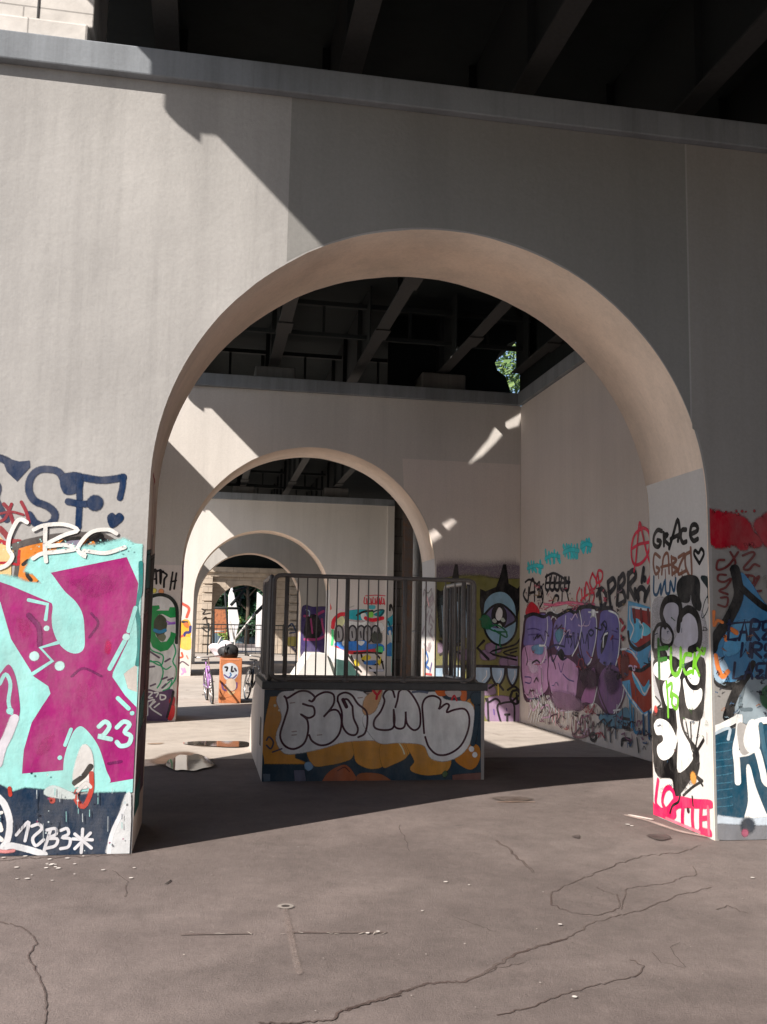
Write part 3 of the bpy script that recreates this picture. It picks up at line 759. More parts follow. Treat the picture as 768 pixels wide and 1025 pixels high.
def leaf_mat(name, c1, c2):
    t = NT(name)
    oi = t.n('ShaderNodeNewGeometry'); c = t.mix(t.ramp(oi.outputs['Random Per Island'], [(0, g3(0)), (1, g3(1))]), c1, c2)
    t.color(c); t.b.inputs['Roughness'].default_value = .55
    t.b.inputs['Subsurface Weight'].default_value = 0
    return t.mat
M_LEAFD = leaf_mat('dark_leaves', (.012, .045, .022), (.04, .10, .04))
M_LEAFL = leaf_mat('light_leaves', (.10, .20, .03), (.28, .34, .06))
M_LEAFM = leaf_mat('leaves', (.045, .10, .03), (.15, .22, .06))
M_BARK = rusty('bark', (.10, .075, .055), (.05, .04, .03), .4, .9)
def tree(loc, h, rad, mat, label, n=5000, leaf=.28, trunk=.25, seed=1, name='leafy_tree', base=.3, cat='tree', group=None):
    r = random.Random(seed); root = empty(name, loc, label=label, cat=cat, group=group)
    b = MB(); L_ = Vector(loc)
    b.tube([L_+Vector((0, 0, 0)), L_+Vector((.1*trunk, 0, h*.3)), L_+Vector((-.2, .1, h*.55)), L_+Vector((0, 0, h*.85))], [trunk, trunk*.75, trunk*.5, trunk*.15], 9)
    cl = []
    for i in range(14):
        a = r.uniform(0, math.tau); zz = r.uniform(base+.08, .92); q = rad*r.uniform(.35, .85)*math.sin(math.pi*min(1, max(.12, (zz-base)/(1-base)*.8+.15)))
        c = L_+Vector((math.cos(a)*q, math.sin(a)*q, h*zz)); cl.append((c, rad*r.uniform(.28, .5)))
        st_ = L_+Vector((0, 0, h*max(.2, zz-.2))); b.tube([st_, (st_+c)/2+Vector((0, 0, .1)), c], [trunk*.35, trunk*.2, trunk*.06], 6)
    b.build('trunk', M_BARK, root, fix=False)
    m = MB()
    for i in range(n):
        c, cr = r.choice(cl); d = Vector((r.gauss(0, 1), r.gauss(0, 1), r.gauss(0, .8))); d = d.normalized()*cr*r.random()**.4*1.1
        p_ = c+d; s_ = leaf*r.uniform(.6, 1.3)
        u = Vector((r.gauss(0, 1), r.gauss(0, 1), r.gauss(0, 1))).normalized(); w = u.orthogonal().normalized()
        m.face([p_-u*s_, p_+w*s_*.45, p_+u*s_, p_-w*s_*.45])
    m.build('crown', mat, root, fix=False); return root
tree((3.8, 92, 0), 12, 4.2, M_LEAFD, 'dark dense tree filling the middle of the farthest opening', 15000, .42, seed=2, base=.08, group='trees beyond the arches')
tree((9.5, 97, 0), 12, 4.6, M_LEAFD, 'dark tree right of the farthest opening', 12000, .42, seed=3, base=.08, group='trees beyond the arches')
tree((6.6, 108, 0), 14, 6, M_LEAFD, 'tall dark tree farthest back behind the middle opening', 14000, .5, seed=44, base=.03, group='trees beyond the arches')
tree((-3.5, 99, 0), 12, 4.6, M_LEAFD, 'dark tree left of the farthest opening', 8000, .38, seed=4, base=.08, group='trees beyond the arches')
tree((15.5, 104, 0), 13, 5, M_LEAFD, 'dark tree far right beyond the arches', 6000, .42, seed=14, base=.08, group='trees beyond the arches')
tree((-10.5, 104, 0), 13, 5, M_LEAFD, 'dark tree far left beyond the arches', 6000, .42, seed=15, base=.08, group='trees beyond the arches')
tree((1.95, 82, 0), 3.4, 1.0, M_LEAFL, 'sunlit yellow-green bush beside the white pillar', 2600, .13, .08, seed=5, name='bush', base=.05, cat='bush')
tree((9.4, 24, 0), 11, 3.3, M_LEAFM, 'sunlit green tree glimpsed through the gap under the deck', 12000, .13, seed=6, base=.25)

# unseen arch wall, side wall and trees added to cut skylight
W0 = make_wall(-11.5, T, [M_W1, M_SOFFIT], 'arch wall of the arcade behind the viewpoint', x0=-6, x1=12)
cornice(W0, -6, 12, -11.5, -11.5+T)
b = MB(); b.box(11.5, 12.3, -20, 70, 0, 7.0)  # out of view, added to block sky from the right
tag(b.build('boundary_wall', M_BLOCK, bevel=.02), 'long dark masonry boundary wall to the right of the arcade', 'wall')
for i, (x, y) in enumerate([(-22, -6), (-25, 6), (-24, 18), (-27, 32)]):  # trees out of view, added to block the low sky
    tree((x, y, 0), 8, 5, M_LEAFD, ['dark tree on the open left side nearest the viewpoint', 'second dark tree along the open left side', 'third dark tree along the open left side', 'fourth dark tree along the open left side'][i], 3000, .5, seed=30+i, base=.1, group='trees along the open left side')
# ------------------------------------------------------------------ soffit repaint
def soffit_patch(wall, y0, y1, side, z1, mat, xl=XL, xr=XR):
    xm = (xl+xr)/2; rx = (xr-xl)/2; b = MB()
    zz = [.0, ZS]+[ZS+(z1-ZS)*i/8 for i in range(1, 9)] if z1 > ZS else [0, z1]
    def X(z):
        c = 1 if z <= ZS else math.sqrt(1-((z-ZS)/RZ)**2)
        return xm+side*(rx*c-.002)
    for a, c in zip(zz[:-1], zz[1:]):
        b.face([(X(a), y0+.014, a), (X(a), y1-.014, a), (X(c), y1-.014, c), (X(c), y0+.014, c)])
    o = b.build('paint_patch', mat, wall, fix=False); o['label'] = 'white repainted lower inside of the arch'; return o
zt = PX(648, 487, XR).z
soffit_patch(W1, Y1, Y1+T, 1, 2.98, M_WHITE)
soffit_patch(W2, Y2, Y2+T, 1, PX(423, 563, XR).z, M_WHITE)
soffit_patch(W3, Y3, Y3+T, 1, 2.9, M_WHITE)

WHT = (246, 244, 240); BLK = (14, 12, 14)
# ================================================================== near wall, left pillar
CY = (166, 234, 230); MG = (168, 36, 118); DB = (0, 42, 82); NV = (16, 46, 74)
cl = (XO, XL-.014, .004, H)
m = Mural('y', Y1, .78, clip=cl)
m.fr(5.12, 0, 440)          # region A
m.line([(-160, 60), (-60, 90), (0, 95), (40, 110)], 5.5, DB, .6)
m.fill([(10, 80), (50, 105), (100, 118), (150, 112), (150, 140), (88, 210), (40, 160)], DB, False, .012)
m.line([(-60, 200), (-10, 240), (-20, 300), (0, 350), (35, 410)], 5, DB, .5)
m.line([(325, 200), (300, 165), (245, 152), (190, 162), (155, 205), (150, 265), (180, 315), (240, 340), (280, 375), (275, 415), (235, 440), (185, 430), (150, 385)], 5.4, DB, .55)
m.line([(345, 250), (345, 205), (380, 185), (430, 195), (520, 208), (600, 200), (632, 192)], 5.6, DB, .55)
m.line([(632, 195), (628, 240), (615, 300)], 4.6, DB, .55)
m.fill([(320, 190), (400, 180), (420, 215), (400, 260), (335, 270)], DB, True, .02)
m.line([(405, 190), (408, 300), (402, 450)], 4.6, DB, .55)
m.line([(350, 318), (420, 330), (490, 325)], 5.2, DB, .55); m.dot((488, 325), 6, DB)
m.fill([(555, 400), (575, 380), (592, 392), (612, 380), (630, 400), (612, 425), (572, 448)], DB, True, .012)
m.build(W1, label='dark blue letters SF with hearts')
m = Mural('y', Y1, .78, base=.004, clip=cl)
m.fr(5.12, 0, 440)
RD = (150, 20, 45)
m.line([(20, 330), (45, 360), (70, 430)], 2.6, RD); m.line([(60, 330), (30, 400), (0, 420)], 2.2, RD); m.line([(110, 320), (135, 370), (150, 425)], 2.4, RD); m.line([(0, 380), (60, 370), (120, 385)], 1.8, RD)
m.fill([(-20, 500), (40, 540), (70, 570), (60, 640), (50, 730), (-20, 740)], (250, 214, 150), True)
m.line([(0, 455), (25, 480), (60, 520), (100, 525)], 4, (150, 22, 40)); m.line([(0, 520), (40, 535)], 3, (190, 20, 50))
m.fill([(95, 545), (160, 520), (300, 500), (430, 495), (540, 505), (600, 560), (420, 600), (250, 640), (180, 740), (80, 740), (85, 620)], (236, 140, 46), True)
m.line([(70, 550), (150, 525), (280, 500), (400, 492), (510, 492), (590, 530)], 5.0, (88, 82, 80), .3)
m.line([(85, 560), (90, 640), (75, 740)], 3.2, (88, 82, 80), .3)
m.fill([(290, 560), (330, 515), (400, 510), (420, 545), (360, 575)], (135, 130, 150)); m.fill([(430, 560), (470, 510), (520, 500), (560, 520), (520, 545)], (28, 26, 34))
m.line([(300, 560), (340, 515), (410, 505)], 2.6, BLK); m.line([(430, 560), (465, 515), (520, 490), (520, 530)], 3, BLK)
m.fill([(450, 540), (480, 520), (490, 548)], (236, 140, 46))
m.line([(120, 640), (150, 620), (190, 640), (155, 650), (140, 690), (160, 720)], 2.6, BLK)
m.line([(-10, 632), (50, 632), (95, 640), (95, 600)], 1.8, (190, 20, 40)); m.line([(95, 640), (100, 570)], 1.8, (190, 20, 40))
m.build(W1, label='orange and grey letter piece above the magenta mural')
# the magenta X on cyan
m = Mural('y', Y1, .78, base=.009, clip=cl)
m.fr(5.12, 0, 540)
m.fill([(-60, 185), (90, 225), (235, 240), (150, 150), (170, 118), (330, 70), (520, 50), (640, 20), (720, 25), (722, 1290), (520, 1300), (420, 1240), (300, 1275), (180, 1290), (90, 1310), (40, 1240), (-60, 1230)], CY, False, .06)
m.fill([(640, 690), (700, 640), (700, 780), (660, 760)], (214, 206, 198), False, .01)
m.line([(722, 120), (722, 250), (700, 340), (712, 430), (715, 560), (705, 640)], 3.2, (28, 132, 130), .3)
m.fill([(262, 172), (650, 92), (708, 225), (690, 380), (655, 520), (578, 680), (575, 705), (640, 800), (700, 860), (720, 950), (720, 1225), (560, 1246), (520, 1090), (478, 1010), (410, 965), (355, 1060), (330, 1180), (115, 1198), (125, 1080), (165, 940), (215, 860), (262, 790), (250, 750), (175, 700), (160, 670), (60, 510), (5, 320), (-40, 280), (-40, 205), (60, 240), (270, 330), (268, 420), (300, 520), (350, 540), (400, 540), (415, 470), (400, 380), (330, 260)], MG, False, .004)
m.fill([(238, 170), (262, 172), (330, 262), (390, 320), (425, 385), (434, 470), (432, 555), (395, 584), (345, 572), (300, 528), (272, 460), (266, 400), (268, 330), (215, 280)], CY, True)
m.fill([(325, 1190), (332, 1110), (365, 1010), (395, 965), (425, 960), (470, 1005), (510, 1070), (545, 1180), (562, 1250), (440, 1290), (330, 1280)], CY, True)
HP = (212, 20, 120); PD = (126, 30, 100)
m.cloud([(420, 680), (500, 690), (540, 760), (470, 860), (380, 840), (360, 750)], HP, a=.33)
m.cloud([(540, 500), (580, 520), (570, 600), (530, 590)], (220, 0, 100), a=.5)
m.cloud([(60, 380), (150, 400), (190, 500), (110, 530)], (196, 30, 112), a=.4)
m.cloud([(300, 200), (560, 150), (640, 260), (480, 330), (360, 250)], (178, 44, 126), a=.5)
m.line([(150, 390), (200, 450), (205, 540)], 4.6, PD, .6, a=.7); m.line([(470, 380), (505, 430), (460, 500)], 2.5, PD, .6, a=.6); m.line([(370, 700), (430, 660), (520, 700)], 2.5, PD, .6, a=.6)
m.fr(5.12, 0, 690)
m.cloud([(300, 200), (200, 260), (170, 360), (260, 330)], (190, 50, 130), a=.5)
m.line([(560, 380), (620, 370)], 3, PD, .6, a=.6)
m.fr(5.12, 0, 540)
for p_ in ([(148, 310), (245, 332), (235, 410)], [(300, 528), (208, 555), (270, 622), (165, 690)]): m.line(p_, 2.6, CY, .15, smooth=False)
m.line([(695, 350), (660, 470)], 3.0, CY, .15, taper=False); m.line([(640, 520), (563, 662)], 3.2, CY, .15)
for q, r_ in (((240, 455), 2.0), ((177, 598), 3.4), ((307, 648), 3.4), ((648, 500), 2.6)): m.dot(q, r_, (200, 240, 238))
m.fr(5.12, 0, 690)
m.line([(605, 45), (660, 98)], 3.0, CY, .2); m.dot((678, 122), 1.6, CY)
m.line([(365, 205), (335, 285)], 2.6, CY, .2); m.dot((308, 350), 1.6, CY)
m.fr(5.12, 0, 690)
C23 = (190, 240, 238)
m.line([(508, 190), (540, 165), (562, 190), (530, 235), (505, 240), (570, 255)], 3.2, C23, .2)
m.line([(600, 195), (635, 165), (665, 180), (640, 218), (672, 240), (660, 280), (620, 290), (600, 270)], 3.2, C23, .2)
# left partial letter
m.fill([(-60, -50), (10, 10), (-10, -20)], MG); m.fr(5.12, 0, 540)
m.fill([(-40, 720), (0, 690), (45, 640), (80, 700), (100, 820), (100, 900), (60, 1000), (20, 1080), (-40, 1090)], MG, True)
m.line([(0, 740), (30, 690), (55, 740), (45, 830), (60, 890)], 2.6, CY, .2); m.dot((52, 878), 2.4, CY)
m.fr(5.12, 0, 690)
m.line([(75, 150), (40, 240), (10, 300), (-10, 380)], 6.5, (226, 222, 232), .4)
m.build(W1, label='magenta X letter on pale cyan with the number 23')
m = Mural('y', Y1, .78, base=.020, clip=cl)
m.fr(5.12, 0, 690)
m.fill([(-60, 470), (60, 540), (130, 520), (240, 530), (360, 560), (500, 545), (640, 540), (668, 600), (668, 840), (-60, 850)], NV, False, .035)
for i in range(14): m.line([(60+i*9, 590+i*17), (300+i*5, 583+i*17), (600-i*3, 592+i*17)], 2.2, (20+i % 3*8, 62+i % 4*6, 96), .6, a=.35)
m.fill([(385, 470), (395, 380), (430, 290), (465, 330), (470, 430), (440, 500)], (232, 230, 228), True, .02)
m.line([(385, 478), (430, 445), (465, 395)], 4.2, BLK, .2); m.line([(388, 498), (440, 460), (472, 420)], 1.6, WHT, .2)
m.line([(470, 430), (468, 520), (430, 600), (390, 560), (395, 520)], 3.4, (196, 60, 44), .4); m.line([(268, 510), (270, 570)], 4, (196, 60, 44), .4); m.line([(50, 505), (55, 540)], 2.6, (196, 60, 44), .5)
m.line([(400, 520), (440, 480), (465, 500)], 2.5, (225, 222, 220), .5)
m.fill([(235, 530), (270, 500), (340, 525), (380, 550), (300, 548)], (220, 232, 232), True, .02)
m.fill([(650, 560), (668, 560), (668, 846), (560, 845), (590, 740), (625, 640)], (226, 228, 230), True, .03)
m.line([(-20, 540), (25, 590), (52, 680), (40, 770), (15, 810), (60, 800), (150, 820), (230, 845)], 4.4, (238, 240, 244), .3)
m.line([(640, 600), (575, 740), (560, 840)], 3.2, (238, 240, 244), .4)
m.line([(-20, 745), (10, 770)], 3, WHT); m.line([(-20, 640), (10, 630)], 2.4, WHT); m.line([(0, 690), (8, 720)], 3, WHT)
m.line([(-20, 825), (30, 830), (70, 825)], 3, (235, 150, 150), .6, a=.7)
TG = (232, 232, 238)
m.line([(85, 745), (120, 705), (150, 680), (130, 775)], 2.2, TG, .25); m.line([(165, 700), (200, 690), (215, 715), (170, 760), (185, 800), (225, 770)], 2.2, TG, .25)
m.line([(262, 715), (235, 800), (228, 825)], 2.2, TG, .25); m.line([(240, 720), (285, 712), (290, 740), (250, 762), (295, 765), (285, 800), (230, 815)], 2.2, TG, .25)
m.line([(312, 722), (345, 712), (352, 740), (320, 758), (360, 765), (352, 805), (312, 815)], 2.2, TG, .25)
m.line([(425, 715), (418, 835)], 2.2, TG, .25); m.line([(375, 765), (475, 770)], 2.2, TG, .25); m.line([(385, 815), (465, 735)], 2.2, TG, .25); m.line([(385, 740), (470, 812)], 2.2, TG, .25)
m.build(W1, label='navy block with a white tag reading 12B3 and a star')
m = Mural('y', Y1, .8, base=.028, clip=cl)
m.fr(5.12, 0, 440)
m.line([(140, 425), (110, 410), (85, 425), (50, 500), (45, 560), (65, 600), (40, 640), (0, 660)], 3.0, WHT, .2)
m.line([(175, 462), (230, 440), (330, 435), (400, 465), (330, 490), (230, 545), (330, 540), (390, 560), (300, 575), (215, 585), (172, 610)], 2.9, WHT, .2); m.line([(235, 440), (232, 560), (238, 625)], 2.9, WHT, .2)
m.line([(598, 482), (555, 462), (480, 470), (430, 510), (400, 565), (440, 600), (430, 570), (540, 582), (640, 552)], 2.9, WHT, .2)
m.build(W1, 'graffiti_tag', 'white looping tag BC over the orange piece')
# inner (right-facing) side of the left pillar
m = Mural('x', XL, .8, clip=(Y1+.012, Y1+T-.012, .01, H)); m.sgn = -1
def strip(y0, y1, c, ya=.02, yb=1.04, soft=.02):
    # full-width colour band between pixel rows, given straight in wall metres
    def z(py): return PX(143, py, XL-.0001).z if False else CAMZ-(py-628)/952*7.4
    pts = [(Y1+ya, z(y0)), (Y1+yb, z(y0)+.05), (Y1+yb, z(y1)), (Y1+ya, z(y1))]
    W = [Vector(p) for p in pts]; m.off += .00022; col = m.colr(c); b_ = len(m.v)
    for w in W: m.v.append(m.to3(w, m.off)); m.c.append((*col, 1))
    m.f.append([b_, b_+1, b_+2, b_+3]); m._rib(W+[W[0], W[1]], [soft]*6, col, 1.0, .9)
strip(560, 600, (40, 120, 118), .02, .55); strip(596, 690, (78, 52, 46), .1, 1.0); strip(620, 760, (120, 50, 60), .02, .45); strip(700, 735, (28, 120, 112), .02, .5); strip(730, 790, (90, 40, 62), .05, .9); strip(560, 640, (70, 62, 52), .55, 1.0); strip(782, 800, (46, 130, 120), .02, .5); strip(660, 720, (150, 90, 84), .6, 1.0)
def wl(pts, w, c, soft=.35):
    m._rib(catmull([(Y1+a, z) for a, z in pts], False, 4), [w/200]*((len(pts)-1)*4+1), m.colr(c), soft)
wl([(.25, 2.75), (.55, 2.72), (.4, 2.7), (.42, 2.25), (.38, 1.95)], 3, (190, 60, 50)); wl([(.6, 2.7), (.66, 2.3), (.8, 2.6)], 2.6, (190, 60, 50))
wl([(.5, 2.3), (.52, 1.9), (.7, 2.0), (.6, 2.3)], 3.5, (60, 52, 48), .6); wl([(.3, .9), (.35, .4), (.5, .3), (.45, .9)], 2.4, BLK); wl([(.7, 1.5), (.8, 1.0), (.9, 1.3)], 3, (40, 30, 36))
m.build(W1, label='mixed brown, teal and red paint inside the left pillar')

# ================================================================== near wall, right pillar, inner face
m = Mural('x', XR, .82, clip=(Y1+.012, Y1+T-.012, .004, H), base=.004)
m.fr(5.695, 640, 500)
def LN(pts, w, c, soft=.3, **k): m.line(pts, w, c, soft, **k)
# GRACE
LN([(130, 180), (105, 175), (85, 210), (85, 255), (110, 270), (125, 240), (105, 232)], 4.4, BLK)
LN([(140, 190), (142, 262)], 4.2, BLK); LN([(140, 200), (165, 200), (145, 228), (175, 262)], 4.0, BLK)
LN([(172, 278), (195, 200), (220, 115), (232, 180), (222, 235)], 4.4, BLK); LN([(180, 225), (230, 200)], 4, BLK)
LN([(268, 172), (245, 175), (238, 215), (250, 245), (270, 240)], 4.4, BLK)
LN([(292, 200), (335, 175), (325, 145), (300, 150), (292, 200), (310, 235), (335, 225)], 4.4, BLK)
LN([(345, 365), (315, 315), (320, 290), (340, 305), (355, 280), (370, 310), (345, 365)], 3.2, BLK)
BR = (140, 92, 72)
LN([(120, 330), (90, 310), (82, 370), (95, 425), (118, 400), (100, 385)], 3.2, BR); LN([(130, 425), (140, 330), (165, 310), (172, 420)], 3.2, BR); LN([(125, 385), (180, 372)], 2.6, BR)
LN([(185, 325), (190, 430)], 3.2, BR); LN([(185, 330), (215, 345), (190, 375), (222, 400), (190, 425)], 3.2, BR); LN([(225, 330), (262, 310), (235, 370), (225, 425), (270, 405)], 3.2, BR); LN([(290, 300), (265, 320), (268, 390), (300, 440), (295, 275)], 3.2, BR)
for q in (110, 150, 205, 245): LN([(q, 400), (q+2, 450)], 1.6, BR, .6)
BL = (32, 84, 120)
LN([(85, 440), (85, 530), (105, 540), (125, 480), (125, 545), (145, 470)], 3, BL); LN([(150, 460), (155, 530), (175, 530), (180, 465), (200, 525), (210, 450)], 3, BL)
m.build(W1, 'graffiti_tag', 'black word GRACE with brown and blue scribbles below')
m = Mural('x', XR, .82, clip=(Y1+.012, Y1+T-.012, .004, H), base=.009)
m.fr(5.695, 640, 500)
m.fill([(80, 600), (160, 560), (240, 545), (330, 600), (380, 700), (390, 860), (360, 980), (380, 1100), (330, 1250), (240, 1220), (110, 1150), (78, 950)], (205, 203, 208), True, .03, a=.55)
m.fill([(225, 470), (260, 440), (320, 440), (345, 475), (345, 560), (355, 600), (345, 630), (310, 600), (295, 540), (285, 580), (240, 575), (218, 520)], (22, 24, 26), True, .015)
m.fill([(355, 445), (400, 450), (455, 510), (480, 575), (445, 590), (415, 560), (385, 640), (360, 670), (375, 590), (400, 520)], (18, 40, 44), True, .015)
PETAL_SHADE = (190, 188, 200)  # white petals tinted lilac-grey, shade put into the colour
m.fill([(130, 680), (140, 590), (190, 565), (230, 600), (225, 680), (190, 760), (160, 800), (110, 760)], PETAL_SHADE, True)
m.fill([(220, 760), (225, 690), (280, 645), (330, 700), (340, 780), (310, 850), (250, 850), (200, 820)], (200, 198, 210), True)
LN([(150, 720), (128, 650), (150, 580), (200, 565), (235, 600), (238, 680)], 7, BLK, .2)
LN([(225, 740), (235, 670), (280, 625), (330, 660), (350, 750), (340, 830), (290, 860)], 7, BLK, .2)
LN([(85, 760), (110, 715), (160, 715), (195, 770), (180, 830), (130, 820), (125, 740), (140, 710)], 3.6, BLK, .2)
LN([(85, 760), (82, 850), (110, 880)], 5, BLK)
m.fill([(90, 850), (150, 860), (160, 900), (110, 920), (85, 900)], BLK, True)
m.build(W1, label='black and lilac flower bubble letters')
m = Mural('x', XR, .86, clip=(Y1+.012, Y1+T-.012, .004, H), base=.015)
m.fr(5.395, 640, 660)
m.fill([(80, 20), (180, -10), (250, 30), (350, 0), (350, 200), (330, 320), (240, 310), (250, 400), (320, 500), (300, 600), (200, 740), (180, 640), (90, 600), (75, 300), (130, 260)], BLK, True, .02)
m.fill([(80, 70), (90, 20), (160, 0), (175, 60), (150, 110), (110, 105)], WHT, True); m.fill([(130, 170), (140, 120), (190, 90), (225, 110), (215, 200), (190, 260), (150, 250)], WHT, True)
m.fill([(205, 60), (235, 50), (215, 130), (215, 260), (235, 380), (298, 520), (212, 610), (212, 420), (200, 250)], WHT, True)
m.fill([(245, 170), (240, 110), (265, 100), (300, 150), (340, 160), (338, 220), (300, 270), (262, 260)], WHT, True)
m.fill([(262, 60), (290, 40), (330, 80), (325, 130), (290, 140), (265, 100)], WHT, True)
LN([(250, 80), (262, 35), (300, 35), (335, 90), (325, 145), (290, 150), (262, 115), (248, 70)], 4.5, BLK, .2)
m.fill([(82, 350), (110, 320), (160, 340), (195, 400), (205, 450), (180, 520), (135, 545), (105, 520), (100, 470), (130, 440), (125, 410), (95, 405)], WHT, True)
LN([(205, 440), (212, 380)], 3, WHT)
m.fill([(80, 360), (100, 320), (75, 340), (75, 440), (110, 600), (160, 640), (130, 600), (95, 540), (85, 460)], BLK, True)
LN([(255, 340), (275, 440), (300, 500), (330, 330)], 1.8, BLK); LN([(280, 340), (285, 480)], 1.8, BLK); LN([(305, 510), (350, 435)], 3.2, BLK); LN([(240, 735), (290, 690), (345, 655)], 2.2, BLK)
LN([(300, 520), (320, 560), (300, 640)], 6, BLK, .5); LN([(345, 655), (310, 630), (345, 680)], 2.2, BLK); m.dot((295, 640), 5, (222, 150, 60), .6)
m.dot((92, 270), 3.4, (220, 70, 60), .6); LN([(90, 200), (120, 240), (100, 260), (130, 265)], 1.6, BLK)
# green word
GN = (112, 186, 42)
m.fr(5.695, 640, 500)
DG = (52, 116, 40)
LN([(112, 800), (116, 930), (118, 1015)], 4.6, DG, .45); LN([(112, 850), (165, 845)], 4.4, DG, .45); LN([(114, 915), (158, 908)], 4.2, DG, .45)
LN([(185, 850), (185, 960), (210, 1000), (238, 960), (240, 850)], 4.6, GN, .3); LN([(300, 885), (265, 885), (254, 940), (268, 990), (300, 980)], 3.8, GN, .3); LN([(320, 880), (310, 990)], 3.8, GN); LN([(365, 850), (325, 930), (345, 1000)], 3.8, GN); LN([(335, 850), (370, 880), (380, 850)], 3, GN)
m.fr(5.395, 640, 660)
LN([(150, 120), (158, 220), (160, 310)], 3.2, GN, .4); LN([(150, 150), (180, 130), (172, 200)], 3.2, GN, .4); LN([(185, 185), (180, 240), (205, 265), (212, 210), (190, 190)], 3.4, GN, .4)
# red word
PK = (236, 24, 92)
LC = (240, 225, 215)
m.fill([(75, 772), (100, 800), (150, 800), (205, 745), (300, 758), (388, 765), (388, 800), (215, 800), (200, 850), (165, 868), (120, 850), (75, 835)], PK, True, .012)
LN([(105, 652), (96, 720), (94, 780), (130, 820), (160, 830)], 4.6, PK, .35); LN([(150, 820), (128, 770), (140, 710), (165, 692), (188, 720), (192, 770), (165, 825)], 4.6, PK, .35)
LN([(240, 790), (236, 850), (238, 900)], 5.5, PK, .4); LN([(292, 790), (290, 860), (296, 925)], 5.0, PK, .4); LN([(338, 790), (335, 870), (338, 945)], 5.0, PK, .4)
LN([(340, 860), (375, 855)], 4.0, PK, .4); LN([(335, 930), (385, 940)], 7, PK, .6); LN([(150, 860), (230, 895), (330, 935)], 4.0, (238, 120, 140), .7, a=.8); LN([(375, 800), (380, 940)], 4, (238, 90, 120), .6)
LN([(170, 830), (185, 790), (215, 770), (225, 730)], 2.4, BLK, .4); m.dot((268, 815), 2.4, (60, 20, 30)); LN([(290, 740), (295, 790)], 2.0, BLK, .5)
m.build(W1, label='black and white floral lettering, green word and pink LOTTE at the bottom')

# ================================================================== near wall, right pillar, front
cr = (XR+.014, 6.6, .004, H)
m = Mural('y', Y1, 1.35, clip=cr)
m.fr(5.695, 640, 500)
rr_ = random.Random(5)
m.fill([(394, 70), (412, 92), (440, 84), (470, 98), (520, 100), (560, 112), (590, 125), (612, 150), (622, 178), (640, 205), (672, 228), (676, 246), (650, 252), (622, 240), (606, 262), (580, 266), (556, 246), (520, 238), (486, 250), (450, 254), (420, 240), (394, 215)], (146, 8, 30), True, .055, a=1.0)
m.fill([(672, 150), (690, 128), (712, 118), (740, 96), (900, 70), (900, 270), (760, 262), (722, 238), (700, 200)], (150, 12, 34), True, .06)
for i_ in range(26): m.dot((rr_.uniform(396, 660), rr_.choice([rr_.uniform(66, 90), rr_.uniform(250, 275)])), rr_.uniform(.6, 1.6), (146, 8, 30), .8, a=.8)
m.build(W1, label='dark red spray cloud')
m = Mural('y', Y1, 1.3, clip=cr, base=.003)
m.fr(5.695, 640, 500)
BX = (96, 40, 40)
LN([(515, 300), (545, 360), (515, 400), (560, 390)], 2.0, BX); LN([(560, 300), (500, 380), (440, 400), (445, 350), (480, 345)], 2.0, BX); LN([(585, 320), (640, 300), (650, 320), (590, 390), (620, 400), (650, 370), (680, 380)], 2.0, BX)
LN([(490, 430), (450, 430), (445, 460), (480, 470), (520, 450), (490, 500), (450, 520), (500, 540)], 1.9, BX); LN([(600, 430), (650, 440), (640, 480), (600, 470), (620, 430)], 1.9, BX); LN([(660, 450), (680, 440), (640, 520), (690, 520)], 1.9, BX); LN([(445, 600), (490, 610), (500, 560), (460, 560)], 1.8, BX)
LN([(700, 450), (720, 440), (725, 500)], 2, (120, 116, 112), .6)
# blue spade
SB = (62, 118, 158)
m.fill([(570, 430), (620, 470), (730, 620), (900, 700), (900, 1010), (730, 1010), (640, 1180), (560, 1180), (540, 1060), (450, 1030), (410, 950), (420, 860), (500, 720), (560, 560)], SB, True, .02)
m.fill([(500, 780), (560, 700), (640, 720), (560, 860), (480, 880)], (84, 146, 186), True, .03, a=.7)
m.fill([(570, 430), (600, 450), (690, 570), (730, 610), (900, 640), (900, 540), (660, 400)], (150, 140, 134), True, a=.0)
m.fr(5.395, 640, 660)
m.fill([(540, 160), (590, 110), (660, 120), (900, 140), (900, 320), (640, 330), (560, 330), (520, 250)], (128, 142, 150), True, .03)
m.line([(560, 150), (540, 260), (600, 270)], 3, (80, 96, 104), .5); m.fill([(660, 190), (720, 140), (900, 140), (900, 260), (700, 260)], (26, 84, 52), True, .03)
m.fr(5.695, 640, 500)
LN([(540, 400), (555, 470), (560, 560), (500, 690), (430, 790), (412, 850)], 9, (16, 18, 20), .2)
m.fill([(525, 410), (545, 395), (562, 430), (590, 500), (540, 520), (525, 460)], (16, 18, 20), True)
LN([(575, 500), (640, 560), (730, 625), (900, 680)], 5.5, (16, 18, 20), .2)
m.fr(5.395, 640, 660)
LN([(385, 70), (400, 110), (450, 135), (520, 135), (575, 100), (610, 20)], 5, (16, 18, 20), .2)
LN([(555, 110), (520, 170), (490, 240), (470, 310)], 8, (16, 18, 20), .2)
m.fill([(390, 0), (440, 0), (470, 60), (440, 120), (395, 80)], (150, 176, 196), True, .02)
m.fr(5.695, 640, 500)
OG = (206, 116, 56)
LN([(405, 640), (420, 720), (440, 690), (470, 700)], 2.6, OG, .4); LN([(430, 890), (445, 960), (470, 1010), (500, 980)], 4, OG, .5); LN([(520, 740), (550, 760)], 4, OG, .6); LN([(485, 780), (490, 800)], 3, OG)
m.line([(420, 640), (415, 700)], 3, OG)
IK = (26, 36, 66)
